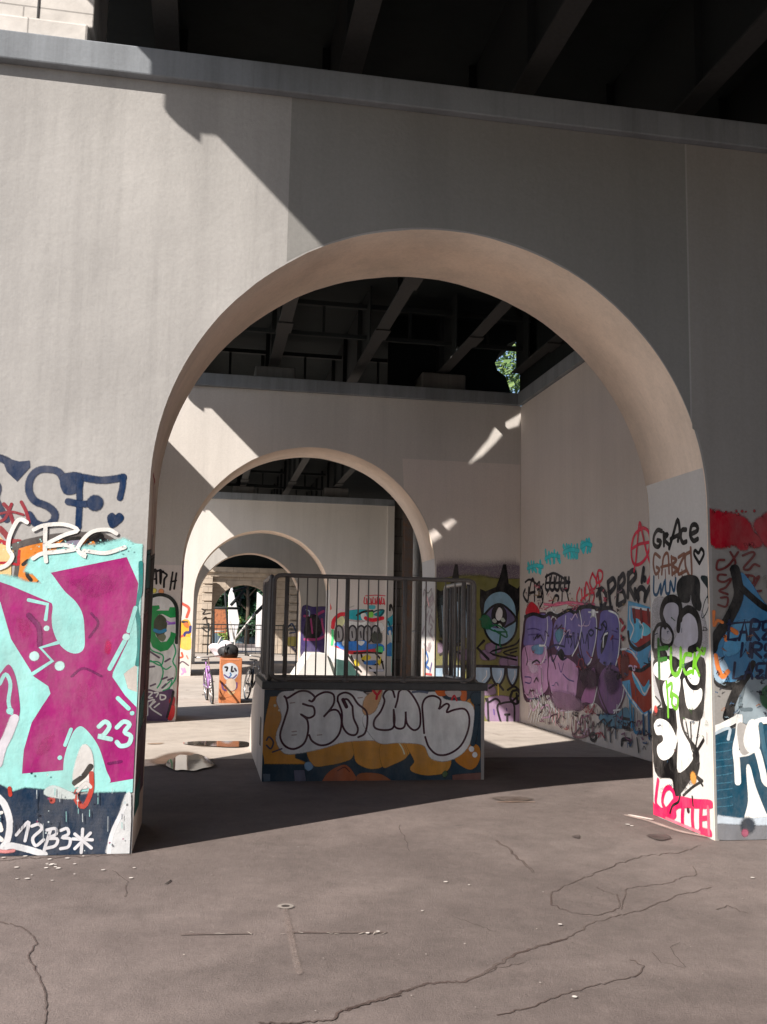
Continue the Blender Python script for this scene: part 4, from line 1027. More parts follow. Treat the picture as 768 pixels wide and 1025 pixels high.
def word(x, y, w, h, n, seed, c, wd, slant=0):
    r_ = random.Random(seed); sx = w/n
    for i in range(n):
        a = x+i*sx; k_ = r_.randint(0, 4)
        P_ = {0: [(0, 1), (0, 0), (.7, .1), (.6, .45), (.1, .5), (.8, 1)], 1: [(0, 0), (0, 1), (.7, 1)], 2: [(0, 1), (.35, 0), (.75, 1)], 3: [(.75, .05), (.1, .1), (.1, .5), (.65, .5), (.1, .95), (.75, .95)], 4: [(.05, 0), (.05, 1), (.4, .4), (.75, 1), (.75, 0)]}[k_]
        LN([(a+p_[0]*sx+slant*(1-p_[1]), y+p_[1]*h-i*slant*.05) for p_ in P_], wd, c, .3, smooth=(k_ in (0, 3)))
        if k_ == 2: LN([(a+.15*sx, y+.6*h), (a+.6*sx, y+.6*h)], wd, c)
word(500, 690, 380, 110, 6, 4, IK, 2.6, 10); word(570, 820, 330, 80, 5, 6, IK, 2.6, 10); word(530, 930, 370, 90, 6, 8, IK, 2.4, 10)
LN([(495, 710), (600, 700), (900, 690)], 1.6, IK); LN([(500, 800), (560, 790)], 1.6, IK)
m.build(W1, label='blue spade shape outlined in black with dark scribbled words')
m = Mural('y', Y1, 1.0, clip=cr, base=.014)
m.fr(5.395, 640, 660)
TL = (22, 70, 92)
m.fill([(385, 400), (500, 380), (900, 330), (900, 870), (690, 860), (400, 850), (385, 600)], TL, False, .02)
for i in range(9): m.line([(405, 460+i*42), (430+i % 3*30, 452+i*42), (495, 444+i*42)], 1.4, (56, 110, 134), .5, a=.6)
m.fill([(500, 400), (545, 480), (600, 480), (640, 420), (690, 650), (690, 820), (900, 800), (900, 1000), (560, 960), (580, 590), (540, 520), (520, 640)], TL, False)
m.line([(365, 380), (430, 365), (520, 320), (535, 310), (530, 400), (515, 480), (522, 560), (527, 660)], 5.6, WHT, .2)
m.line([(400, 400), (480, 370), (475, 430)], 2.6, (190, 205, 215), .3)
m.line([(525, 510), (580, 500), (620, 480), (640, 520), (660, 600), (680, 665), (760, 690)], 5.6, WHT, .2)
m.fill([(530, 350), (600, 370), (640, 350), (600, 480), (545, 500)], (180, 176, 172), True, .01)
m.fill([(585, 340), (625, 340), (640, 470), (590, 500), (560, 440)], WHT, True, .01)
m.line([(600, 350), (660, 330), (720, 325), (900, 300)], 5.4, WHT, .2); m.line([(650, 350), (665, 460), (690, 560)], 4, (60, 100, 120), .3)
m.fill([(575, 590), (590, 580), (620, 690), (680, 840), (700, 870), (570, 880), (585, 760)], WHT, True, .01)
m.fill([(370, 850), (560, 870), (700, 860), (900, 850), (900, 915), (600, 905), (380, 890)], (196, 208, 220), True, .03)
m.fill([(375, 900), (600, 905), (900, 915), (900, 1020), (380, 965)], (120, 122, 128), True, .03, a=.8)
m.dot((580, 895), 6, (40, 52, 66), .8); m.dot((565, 935), 3, (170, 80, 110), .8)
m.build(W1, label='white outlined letters on dark teal')

# ================================================================== right side wall
CF = (9.5, Y2-.012, .01, H)
def mf(k=3.2): 
    m_ = Mural('x', XRI, k, clip=CF); return m_
m = mf(); m.fr(5.486, 515, 510)
def LN(pts, w, c, soft=.3, **k): m.line(pts, w, c, soft, **k)
TQ = (30, 128, 134)
r_ = random.Random(11)
for (x0, y0, x1, y1, n) in ((72, 285, 158, 350, 5), (170, 225, 250, 300, 5), (270, 195, 355, 265, 6), (365, 165, 425, 235, 4)):
    for i in range(n):
        x = x0+(x1-x0)*i/n; yb_ = y0+(y1-y0)*.15
        LN([(x+r_.uniform(0, 8), y0+r_.uniform(0, 20)), (x+r_.uniform(-2, 14), (y0+y1)/2), (x+r_.uniform(2, 18), y1-r_.uniform(0, 15))], 8, TQ, .55)
    LN([(x0, y0+(y1-y0)*.6), ((x0+x1)/2, y0+(y1-y0)*.35), (x1, y0+(y1-y0)*.45)], 7, TQ, .6)
m.build(FR1, 'graffiti_tag', 'turquoise smeared lettering slanting upwards')
m = mf(); m.fr(5.486, 515, 510)
DK = (22, 20, 24)
LN([(60, 440), (50, 470), (75, 505), (80, 430)], 6, DK); LN([(75, 500), (95, 390), (110, 400), (112, 500)], 6, DK); LN([(80, 460), (115, 452)], 5, DK); LN([(120, 420), (140, 400), (135, 480)], 5, DK); LN([(128, 440), (150, 425), (152, 475), (128, 480)], 5, DK); LN([(60, 400), (85, 385), (125, 410), (155, 440), (158, 500), (140, 540)], 4, DK); LN([(145, 440), (158, 510)], 4, DK)
for i, x in enumerate((180, 205, 232, 262, 285)):
    LN([(x, 360+i*4), (x-8, 430), (x+12, 440), (x+16, 375)], 6, DK); LN([(x-5, 405), (x+22, 400)], 4.5, DK)
LN([(172, 370), (215, 350), (260, 370), (298, 400)], 4.5, DK); LN([(180, 465), (200, 410)], 4, DK); LN([(205, 530), (225, 475), (245, 480), (240, 500)], 5, DK); LN([(285, 430), (300, 505)], 4, DK); LN([(265, 430), (262, 520)], 4, DK)
RR = (140, 28, 44)
LN([(360, 430), (345, 470), (348, 510), (372, 510), (370, 440)], 4, RR); LN([(385, 430), (388, 500), (395, 400), (415, 450), (412, 500)], 4, RR); LN([(430, 350), (415, 400), (435, 440), (455, 400), (430, 350)], 4, RR); LN([(460, 345), (450, 400), (480, 390), (485, 345), (460, 340), (470, 420)], 4, RR); LN([(420, 440), (440, 470), (430, 520)], 4, RR); LN([(365, 500), (400, 470), (440, 455)], 3.5, RR)
LN([(165, 520), (230, 525), (300, 510), (380, 520), (440, 522)], 6, (190, 70, 90), .7, a=.7); LN([(165, 550), (250, 510), (330, 530)], 4, (190, 70, 90), .7, a=.6)
# big black word
for P_ in ([(465, 440), (478, 540), (470, 450)], [(455, 470), (480, 435), (505, 470), (500, 520), (475, 540)], [(515, 400), (528, 520)], [(515, 400), (545, 380), (555, 420), (525, 460)], [(575, 380), (565, 520)], [(575, 385), (600, 355), (605, 400), (575, 440), (600, 450), (610, 500), (575, 525)], [(628, 350), (625, 480)], [(625, 360), (655, 335), (668, 370), (635, 420), (665, 490)], [(665, 440), (685, 500), (680, 450), (700, 430), (720, 450), (718, 500)], [(718, 490), (745, 430), (760, 440)], [(712, 325), (702, 395)]):
    LN(P_, 8, DK, .25)
m.dot((718, 382), 5, DK)
# circled A
RA = (160, 26, 48)
LN([(700, 105), (662, 140), (645, 210), (650, 280), (672, 305), (715, 280), (745, 210), (742, 130), (715, 102), (690, 108)], 4.6, RA); LN([(668, 300), (678, 180), (690, 70), (705, 130), (730, 240), (755, 310)], 4.2, RA); LN([(650, 215), (690, 190), (745, 180)], 4.2, RA); LN([(665, 300), (660, 340)], 3.5, RA); LN([(755, 360), (735, 400)], 6, RA)
m.build(FR1, 'graffiti_tag', 'black and red tags with a circled red letter A above the purple mural')
m = mf(3.0); m.fr(5.486, 515, 600)
m.fill([(50, 170), (60, 110), (110, 80), (180, 75), (230, 90), (290, 60), (360, 45), (440, 50), (520, 50), (570, 90), (585, 200), (590, 300), (620, 420), (610, 520), (570, 620), (520, 640), (440, 560), (360, 610), (300, 590), (230, 590), (190, 520), (70, 560), (45, 450), (38, 300)], (52, 30, 46), True, .02)
PU = (78, 70, 112); PI = (128, 96, 124)
m.fill([(68, 50), (95, 15), (130, 45), (138, 75), (100, 82), (66, 82)], (132, 22, 32), True, .01)
m.fill([(60, 180), (70, 110), (120, 85), (175, 80), (210, 120), (205, 200), (185, 270), (160, 260), (70, 260), (52, 240)], PU, True)
m.fill([(52, 270), (100, 255), (170, 265), (185, 340), (190, 420), (185, 480), (150, 520), (80, 540), (55, 480), (45, 360)], PI, True, .02)
m.fill([(215, 170), (235, 110), (290, 75), (345, 62), (365, 130), (350, 240), (320, 300), (270, 300), (225, 260)], PU, True)
m.fill([(195, 320), (240, 310), (300, 330), (350, 380), (345, 460), (330, 560), (280, 590), (230, 580), (205, 500), (190, 400)], PI, True, .02)
m.fill([(365, 100), (375, 55), (430, 55), (455, 110), (450, 220), (430, 320), (400, 365), (365, 300), (352, 200)], PU, True)
m.fill([(470, 130), (480, 70), (530, 55), (570, 100), (580, 200), (572, 300), (545, 370), (470, 340), (455, 240)], (70, 64, 108), True)
m.fill([(405, 420), (440, 380), (450, 460), (435, 560), (400, 560), (370, 560), (390, 500), (410, 470)], (112, 70, 104), True, .02)
m.fill([(465, 440), (510, 370), (570, 380), (615, 480), (590, 560), (545, 620), (500, 600), (465, 520)], (84, 56, 88), True, .02)
m.fill([(500, 190), (520, 180), (505, 250), (480, 300), (478, 250)], (28, 26, 34), True); m.cloud([(215, 180), (270, 130), (280, 200), (240, 260)], (60, 100, 116), .6)
m.cloud([(90, 250), (170, 240), (165, 310), (100, 300)], (70, 100, 126), .7); m.cloud([(60, 330), (120, 330), (150, 400), (90, 420)], (168, 128, 158), .6)
LW = (188, 184, 196); DM = (44, 22, 36)
LN([(178, 70), (185, 130), (180, 200), (168, 250), (140, 255)], 2.6, LW); LN([(140, 252), (175, 260), (168, 320), (145, 360)], 2.6, LW); LN([(285, 90), (275, 190), (240, 270)], 2.4, LW); LN([(360, 60), (372, 140), (355, 240), (320, 310)], 2.6, LW); LN([(445, 60), (455, 130), (450, 220), (425, 330), (405, 360)], 2.8, LW)
LN([(520, 60), (570, 90), (583, 180), (575, 300), (560, 360)], 3, LW); LN([(515, 185), (495, 200), (490, 260)], 3, LW); LN([(605, 490), (590, 560), (550, 625)], 2.4, LW); LN([(460, 470), (440, 560), (425, 585)], 2.4, LW); LN([(150, 370), (155, 450), (145, 510)], 1.8, LW)
for P_ in ([(185, 260), (190, 340), (185, 420), (200, 520), (235, 600)], [(215, 100), (215, 200), (200, 270), (230, 380)], [(352, 190), (380, 330), (410, 370), (470, 330)], [(455, 330), (455, 440), (480, 540), (520, 630)], [(60, 100), (45, 260), (40, 420), (70, 560)]): LN(P_, 3.6, DM, .4)
LN([(60, 255), (75, 330), (68, 360)], 3, DK); LN([(100, 350), (125, 335), (142, 348)], 3.5, DK); LN([(150, 378), (155, 480)], 2, DK)
for P_ in ([(280, 250), (290, 170), (300, 240)], [(300, 180), (320, 230), (312, 260)], [(330, 190), (335, 270), (355, 190)], [(365, 270), (372, 180), (385, 240)], [(395, 240), (405, 190), (410, 270)], [(425, 165), (440, 180), (425, 200), (410, 180), (425, 165)], [(240, 280), (265, 330), (290, 320)], [(200, 300), (215, 340), (240, 290)], [(480, 140), (500, 120), (510, 150), (480, 220)], [(190, 270), (230, 250), (280, 260)]): LN(P_, 3.2, (30, 30, 52), .3)
m.fill([(240, 300), (262, 270), (280, 310), (262, 335)], DK, True)
for P_ in ([(75, 165), (110, 160), (145, 170)], [(80, 195), (140, 190)], [(540, 170), (570, 180)], [(545, 215), (575, 220)], [(540, 190), (545, 280)], [(60, 425), (95, 430), (90, 460), (62, 455)], [(270, 410), (300, 440), (330, 450)], [(245, 350), (260, 400), (275, 350)]): LN(P_, 2, (50, 40, 84), .3)
for x, y, rr in ((220, 80, 6), (437, 70, 7)):
    for a in range(6): m.line([(x, y), (x+26*math.cos(a*1.05), y+34*math.sin(a*1.05))], 2.4, (214, 210, 222), .5)
    m.dot((x, y), rr, (222, 218, 228), .7)
for P_ in ([(60, 95), (110, 80), (165, 95), (200, 75), (240, 90), (300, 60), (340, 75), (365, 45), (420, 40), (470, 50), (540, 45)],): LN(P_, 6, DK, .4)
m.build(FR1, label='long purple and pink bubble lettering')
m = mf(3.0); m.fr(5.486, 515, 600)
m.fill([(630, 10), (700, 30), (790, 60), (900, 80), (900, 560), (760, 620), (720, 640), (640, 560), (600, 470), (590, 300), (640, 270), (625, 180)], (60, 112, 142), False, .01)
m.fill([(650, 50), (760, 70), (900, 110), (900, 300), (760, 240), (700, 280), (650, 230), (670, 180), (660, 130)], (104, 30, 28), False, .006)
m.fill([(570, 330), (600, 280), (650, 300), (700, 370), (780, 340), (900, 360), (900, 560), (760, 600), (715, 620), (650, 540), (640, 440), (590, 450)], (112, 40, 28), False, .006)
m.fill([(655, 110), (690, 110), (710, 160), (700, 210), (665, 240), (640, 200), (660, 170)], (60, 122, 152), True); m.fill([(700, 130), (720, 130), (758, 170), (730, 200), (700, 190)], (70, 132, 160), True); m.fill([(650, 400), (680, 430), (715, 480), (745, 440), (740, 500), (715, 530), (670, 470)], (60, 122, 152), True)
m.fill([(700, 340), (760, 290), (900, 300), (900, 350), (740, 350), (700, 380)], (56, 108, 138), True)
LT = (176, 190, 200)
for P_ in ([(640, 40), (640, 110), (660, 160), (640, 220)], [(650, 40), (760, 62)], [(690, 120), (712, 150), (705, 210)], [(655, 400), (690, 460), (720, 520), (750, 470)], [(600, 470), (650, 550), (715, 635), (760, 600)], [(590, 275), (640, 275), (680, 330)]): LN(P_, 3, LT, .2)
LN([(630, 180), (640, 240), (680, 275), (730, 250), (760, 230)], 6, DK, .3); LN([(590, 290), (610, 400), (570, 430)], 6, DK, .5); LN([(640, 380), (700, 390), (760, 350)], 5, DK, .5)
m.cloud([(580, 300), (640, 290), (640, 420), (590, 460)], (70, 26, 24), .7)
for x in (662, 700, 740): LN([(x, 60), (x+5, 120)], 7, (70, 22, 24), .6)
# red haze between
for P_ in ([(585, 110), (600, 130)], [(595, 170), (610, 150)], [(600, 220), (590, 200)]): LN(P_, 5, (110, 26, 40), .6)
m.build(FR1, label='red letters on blue at the right end of the side wall')
m = mf(3.0); m.fr(5.486, 515, 600)
WG = (196, 188, 190)
r_ = random.Random(3)
for i in range(11):
    x = 85+i*14; LN([(x, 520+r_.uniform(-30, 20)), (x+12, 590+r_.uniform(-20, 20)), (x-4, 650+r_.uniform(-20, 30))], 3, WG, .5)
    LN([(x, 560+r_.uniform(-40, 40)), (x+24, 610+r_.uniform(-40, 40))], 2.6, WG, .5)
LN([(90, 560), (120, 520), (140, 560), (110, 610), (90, 580)], 3, (190, 120, 140), .4); LN([(150, 600), (190, 580), (200, 640), (160, 650)], 3, (190, 120, 140), .4)
LN([(300, 590), (305, 650)], 3, WG); LN([(285, 620), (325, 615)], 3, WG); LN([(570, 580), (565, 650)], 2.5, WG); LN([(550, 610), (590, 605)], 2.5, WG)
for x, y in ((325, 650), (350, 640), (375, 650), (400, 640), (420, 655)):
    LN([(x, y), (x-4, y+70), (x+14, y+90), (x+18, y+20)], 5, (84, 60, 66), .4); LN([(x, y+10), (x+4, y+76)], 2.2, WG, .4)
LN([(320, 700), (330, 750), (380, 755), (430, 735)], 4, (84, 60, 66), .4); LN([(420, 750), (440, 735), (455, 755), (440, 775), (425, 765)], 5, DK, .4)
m.fill([(470, 640), (560, 640), (620, 600), (640, 660), (600, 700), (520, 690)], (52, 84, 100), True, .04, a=.8)
for x, y in ((500, 670), (530, 680), (560, 660)): LN([(x, y), (x+4, y+100)], 4, (46, 52, 60), .5)
LN([(600, 600), (605, 700)], 3, DK); LN([(590, 650), (640, 660)], 4, DK, .4); LN([(600, 700), (640, 710)], 4, DK, .4); LN([(595, 800), (600, 770), (640, 770), (640, 800)], 5, DK, .4)
LN([(660, 600), (665, 720), (700, 730)], 5, (30, 74, 100), .4); LN([(715, 640), (718, 740)], 6, (26, 56, 82), .4); LN([(745, 620), (748, 760)], 6, (26, 56, 82), .4); LN([(680, 760), (690, 840)], 3, DK, .6)
LN([(640, 560), (650, 700)], 5, (40, 92, 120), .6)
for x, l in ((275, 60), (250, 50), (215, 70), (232, 90)): LN([(x, 600), (x, 600+l)], 3, (150, 110, 116), .6)
m.build(FR1, 'graffiti_tag', 'white and dark tags along the foot of the side wall')

m = mf(2.6); m.fr(5.486, 515, 600); r_ = random.Random(77)
def fy(x): return 690+(x-40)*.27          # pixel row of the wall foot in this crop
for i in range(95):
    x = r_.uniform(55, 740); low = i % 3 != 0
    y = r_.uniform(fy(x)-190, fy(x)-45) if low else r_.uniform(90, 480)
    sz = r_.uniform(8, 26); c_ = r_.choice([(34, 26, 34), (54, 30, 44), (96, 60, 80), (150, 130, 150), (40, 60, 84), (110, 40, 50), (28, 24, 28)])
    P_ = [(x+r_.uniform(-sz, sz)*.6+k*sz*.45, y+r_.choice([-1, 1])*r_.uniform(.4, 1)*sz) for k in range(r_.randint(3, 7))]
    LN(P_, r_.uniform(1.2, 3.0), c_, .45, a=r_.uniform(.55, .95))
for i in range(34):
    x = r_.uniform(60, 740); y = r_.uniform(420, 620); LN([(x, y), (x+r_.uniform(-2, 2), min(fy(x)-12, y+r_.uniform(30, 130)))], r_.uniform(.8, 1.8), r_.choice([(40, 26, 36), (70, 44, 60), (36, 60, 84), (120, 90, 110)]), .6, a=.7)
m.cloud([(180, 480), (340, 500), (440, 600), (330, 640), (200, 600)], (110, 84, 104), .55); m.cloud([(330, 380), (460, 360), (500, 480), (400, 520)], (44, 26, 40), .6); m.cloud([(480, 380), (590, 360), (600, 500), (520, 560)], (40, 26, 44), .5)
m.fr(5.486, 515, 510)
for i in range(40):
    x = r_.uniform(60, 640); y = r_.uniform(420, 560); sz = r_.uniform(6, 16)
    LN([(x+r_.uniform(-sz, sz)+k*sz*.4, y+r_.choice([-1, 1])*r_.uniform(.4, 1)*sz) for k in range(4)], r_.uniform(1.2, 2.6), r_.choice([(34, 26, 30), (130, 50, 64), (90, 70, 76), (110, 90, 60)]), .45, a=.75)
m.build(FR1, 'graffiti_tag', 'many small overlapping scribbles and drips over the purple lettering')

# ================================================================== second wall, right: eye mural
m = Mural('y', Y2, 1.9, clip=(XR+.02, XRI-.012, .01, H)); m.fr(5.69, 430, 550)
m.fill([(40, 110), (150, 95), (300, 105), (520, 100), (520, 220), (40, 220)], (92, 80, 96), True, .30, a=.55)
YG = (98, 96, 54)
m.fill([(38, 180), (300, 180), (524, 175), (524, 980), (320, 980), (38, 900)], YG, False, .16)
for x, y in ((70, 560), (200, 600), (330, 600), (440, 640), (330, 800), (420, 930), (490, 640), (360, 560)): m.cloud([(x-50, y-26), (x+40, y-40), (x+60, y+30), (x-40, y+36)], (110, 92, 112), .8)
m.fill([(330, 860), (420, 840), (520, 880), (520, 980), (420, 990), (330, 960)], (120, 100, 124), True, .05, a=.8)
def eye(cx_, cy_, sx=1.0):
    K_ = (20, 20, 22)
    m.fill([(cx_-110*sx, cy_-170), (cx_-80*sx, cy_-155), (cx_-20*sx, cy_-180), (cx_+0, cy_-230), (cx_+22*sx, cy_-310), (cx_+35*sx, cy_-310), (cx_+50*sx, cy_-200), (cx_+100*sx, cy_-170), (cx_+118*sx, cy_-190), (cx_+110*sx, cy_-60), (cx_+100*sx, cy_), (cx_-100*sx, cy_), (cx_-112*sx, cy_-80)], K_, False, .01)
    m.fill([(cx_-98*sx, cy_-20), (cx_-88*sx, cy_-100), (cx_-40*sx, cy_-150), (cx_+30*sx, cy_-155), (cx_+85*sx, cy_-95), (cx_+98*sx, cy_), (cx_+85*sx, cy_+90), (cx_+30*sx, cy_+145), (cx_-30*sx, cy_+140), (cx_-80*sx, cy_+80)], (112, 142, 160), True)
    m.line([(cx_-98*sx, cy_-20), (cx_-88*sx, cy_-100), (cx_-40*sx, cy_-150), (cx_+30*sx, cy_-155), (cx_+85*sx, cy_-95), (cx_+98*sx, cy_), (cx_+85*sx, cy_+90), (cx_+30*sx, cy_+145), (cx_-30*sx, cy_+140), (cx_-80*sx, cy_+80), (cx_-98*sx, cy_-20)], 4, K_, .2)
    m.fill([(cx_-95*sx, cy_-10), (cx_-40*sx, cy_-70), (cx_+20*sx, cy_-75), (cx_+90*sx, cy_), (cx_+30*sx, cy_+45), (cx_-40*sx, cy_+50)], (84, 78, 108), True)
    m.line([(cx_-100*sx, cy_-10), (cx_-40*sx, cy_-72), (cx_+20*sx, cy_-78), (cx_+92*sx, cy_), (cx_+30*sx, cy_+48)], 4, K_, .2)
    m.fill([(cx_-45*sx, cy_+10), (cx_-40*sx, cy_-60), (cx_+5*sx, cy_-80), (cx_+38*sx, cy_-40), (cx_+35*sx, cy_+30), (cx_-5*sx, cy_+55)], K_, True)
    m.fill([(cx_-22*sx, cy_-30), (cx_-5*sx, cy_-65), (cx_+14*sx, cy_-50), (cx_+14*sx, cy_-15), (cx_-2*sx, cy_+10), (cx_-20*sx, cy_)], (196, 196, 198), True)
    for dx, dy in ((-30, 10), (18, 5), (0, 38)): m.fill([(cx_+dx*sx-14*sx, cy_+dy), (cx_+dx*sx, cy_+dy-12), (cx_+dx*sx+14*sx, cy_+dy+6), (cx_+dx*sx, cy_+dy+14)], (150, 158, 150), True)
eye(400, 395); eye(130, 395, .8)
m.cloud([(40, 260), (130, 220), (235, 280), (240, 480), (140, 560), (45, 500)], (44, 54, 56), .62, inner=.8)
for i in range(16): m.line([(60+i*11, 300+i % 3*20), (66+i*11, 420), (60+i*11+i % 2*8, 500)], 2.2, ((30, 40, 44), (120, 140, 154))[i % 2], .4)
GE = (24, 88, 58)
m.cloud([(290, 360), (340, 370), (370, 430), (330, 470), (285, 440)], GE, .8)
for P_ in ([(285, 400), (330, 380), (350, 440), (300, 440)], [(330, 450), (380, 430), (430, 460), (440, 500), (400, 480), (370, 460)], [(405, 470), (400, 540), (412, 560)], [(380, 550), (378, 590)], [(310, 430), (370, 465), (440, 470)]): LN(P_, 3, GE, .3)
KK = (26, 24, 28)
LN([(310, 520), (272, 560), (335, 625)], 5, KK, .2, smooth=False); LN([(515, 510), (480, 545), (345, 588), (495, 630)], 3.4, KK, .2); LN([(500, 560), (420, 588), (490, 610)], 3, KK, .2); LN([(495, 580), (460, 590)], 3, KK, .2)
LN([(60, 520), (110, 560), (60, 600)], 4, KK); LN([(200, 540), (100, 560), (200, 600)], 4, KK, .2)
for x, w in ((300, 60), (390, 42), (472, 34), (60, 40), (150, 50)):
    m.fill([(x-w, 668), (x+w, 668), (x+w*.8, 730), (x+w*.2, 775), (x-w*.3, 765), (x-w*.8, 730)], (130, 152, 170), True); LN([(x-w, 668), (x-w*.8, 730), (x, 775), (x+w*.8, 730), (x+w, 668)], 4, KK, .2); LN([(x+w*.4, 690), (x+w*.4, 720), (x, 750)], 1.8, (180, 200, 215), .3)
LN([(40, 668), (280, 664), (510, 672)], 5, KK, .2)
LN([(240, 780), (280, 765), (325, 800)], 4, KK); LN([(340, 790), (385, 765), (420, 800)], 4, KK); LN([(445, 800), (480, 780), (510, 800)], 4, KK)
LN([(320, 850), (335, 870), (375, 850), (400, 870), (385, 900), (405, 985)], 3.6, KK, .3); LN([(330, 850), (335, 980)], 3.4, KK); LN([(400, 880), (440, 870), (480, 880), (483, 985)], 3.6, KK); LN([(430, 940), (455, 940)], 4, KK); LN([(442, 940), (442, 975)], 4, KK)
LN([(470, 810), (460, 850), (490, 880), (520, 850), (505, 805), (475, 805)], 4.5, KK, .3); LN([(475, 860), (510, 830)], 4, KK); LN([(495, 820), (500, 870)], 4, KK)
LN([(365, 910), (368, 940)], 2, (80, 60, 120)); LN([(438, 905), (440, 918)], 2, (60, 40, 90)); LN([(390, 770), (392, 830)], 2, (170, 150, 60), .5)
m.build(W2, label='row of cartoonless blue eyes, teeth and arrows on olive yellow')
W2.children[-1]['label'] = 'blue eyes, teeth and arrows painted on olive yellow'
# inner right face of the second arch
m = Mural('x', XR, 2.2, clip=(Y2+.012, Y2+T-.012, .01, H)); m.fr(5.7, 380, 520)
GY = (120, 108, 110)
r_ = random.Random(9)
for i in range(26):
    x = r_.uniform(255, 312); y = r_.uniform(400, 735); LN([(x, y), (x+r_.uniform(-20, 20), y+r_.uniform(10, 50)), (x+r_.uniform(-10, 18), y+r_.uniform(-10, 40))], 4, GY, .5)
LN([(258, 400), (280, 420), (300, 395), (292, 450), (270, 500)], 3, (90, 84, 84)); LN([(270, 430), (285, 490)], 5, (190, 130, 130), .6)
m.build(W2, 'graffiti_tag', 'faded grey tags on the inside of the second arch')
m = Mural('x', XR, .7, clip=(Y2+.012, Y2+T-.012, .01, H)); m.fr(5.7, 380, 520)
LN([(270, 760), (280, 800), (265, 830), (285, 850)], 6, (60, 120, 200)); LN([(250, 740), (252, 900)], 4, (240, 170, 80), .6); LN([(290, 870), (300, 820)], 4, (120, 90, 190)); LN([(262, 880), (300, 885)], 4, (230, 90, 90))
m.build(W2, 'graffiti_tag', 'bright blue and orange marks low inside the second arch')

# ================================================================== second wall, left pier
m = Mural('y', Y2, 3.6, clip=(XO+.2, XL-.014, .01, H)); m.fr(11.38, 140, 550)
zz = m.to2((150, 172)).y
b = MB(); b.face([(-2.0, Y2-.0012, 0), (XL-.002, Y2-.0012, 0), (XL-.002, Y2-.0012, zz), (-2.0, Y2-.0012, zz)]); b.build('paint_patch', M_PATCH, W2, fix=False)['label'] = 'lighter repaint on the left pier'
m.line([(130, 430), (165, 240), (185, 250), (190, 390)], 3.4, BLK); m.line([(140, 340), (190, 335)], 3, BLK); m.line([(200, 250), (245, 240), (235, 400), (232, 250)], 3.2, BLK); m.line([(240, 245), (310, 290), (280, 340), (275, 430)], 3.4, BLK); m.line([(375, 260), (345, 460)], 3.2, BLK); m.line([(418, 270), (392, 450)], 3.2, BLK); m.line([(355, 370), (415, 355)], 3, BLK); m.line([(165, 235), (270, 250)], 3, BLK)
m.dot((165, 470), 4, (190, 130, 60), .7); m.dot((245, 480), 4.5, (200, 90, 60), .7)
OW = (150, 144, 148)
m.fill([(60, 600), (130, 540), (240, 515), (340, 545), (410, 620), (430, 760), (430, 1100), (380, 1500), (330, 1800), (-40, 1800), (0, 800)], OW, True, .01)
m.line([(30, 620), (130, 540), (240, 515), (340, 545), (405, 620), (425, 720), (430, 900), (420, 1060)], 6, (22, 26, 24), .25)
GG = (20, 96, 50)
m.line([(180, 620), (240, 680), (360, 700)], 3, OW, .3)
m.fill([(80, 650), (220, 640), (225, 670), (180, 700), (330, 700), (345, 660), (400, 660), (405, 770), (350, 775), (260, 730), (210, 740), (170, 800), (160, 900), (180, 990), (240, 1060), (310, 1050), (350, 990), (355, 940), (410, 960), (385, 1060), (320, 1140), (240, 1160), (150, 1110), (110, 1000), (100, 850), (110, 740)], GG, False, .01)
m.fill([(170, 800), (230, 740), (300, 790), (310, 880), (280, 960), (220, 1020), (180, 960), (160, 880)], (44, 48, 38), True); m.line([(170, 920), (230, 940), (290, 920)], 6, (24, 84, 116), .5)
m.fill([(200, 1000), (270, 960), (300, 1000), (260, 1050)], (70, 74, 60), True)
m.line([(310, 820), (350, 835), (400, 830)], 2.5, (110, 70, 140)); m.line([(320, 850), (400, 845)], 2.5, (90, 60, 130))
m.fr(10.25, 140, 630)
m.line([(90, 160), (130, 220), (230, 260), (240, 320), (210, 370), (110, 320)], 2.4, (28, 104, 70)); m.line([(350, 150), (370, 230), (340, 330), (375, 400), (370, 500), (300, 600), (240, 630)], 2.4, (28, 104, 70)); m.line([(110, 330), (200, 340), (240, 430), (215, 540), (180, 600)], 2.4, (28, 104, 70)); m.line([(220, 380), (270, 410), (320, 380)], 2.2, (28, 104, 70)); m.line([(240, 600), (330, 520), (300, 620)], 2, (28, 104, 70))
for P_ in ([(260, 330), (310, 300)], [(80, 390), (150, 380)], [(230, 510), (280, 490)], [(110, 230), (200, 290)], [(110, 580), (160, 560)], [(290, 520), (340, 500)], [(230, 600), (270, 560)]): m.line(P_, 3, (60, 48, 62), .4)
m.fill([(60, 640), (200, 650), (330, 620), (340, 700), (300, 850), (260, 960), (60, 960)], (56, 40, 60), True, .02)
m.fill([(320, 790), (350, 780), (365, 830), (340, 900), (310, 930), (290, 890)], (150, 26, 30), True, .02); m.dot((345, 735), 7, (120, 30, 36), .6)
m.line([(345, 640), (320, 760), (280, 900)], 4, (24, 22, 26), .4)
for P_ in ([(90, 640), (130, 650), (90, 700), (130, 700)], [(150, 650), (190, 650), (170, 690)], [(210, 670), (215, 720), (260, 710), (260, 680), (215, 670)], [(80, 740), (80, 880)], [(80, 740), (150, 720), (100, 790)], [(160, 740), (110, 800), (220, 880)], [(200, 760), (150, 800)]): m.line(P_, 2.6, (196, 190, 200), .3)
m.build(W2, label='green hooked letter and white bubble letters on the left pier')
m = Mural('x', XL, 3.0, clip=(Y2+.01, Y2+T-.01, .01, H)); m.sgn = -1
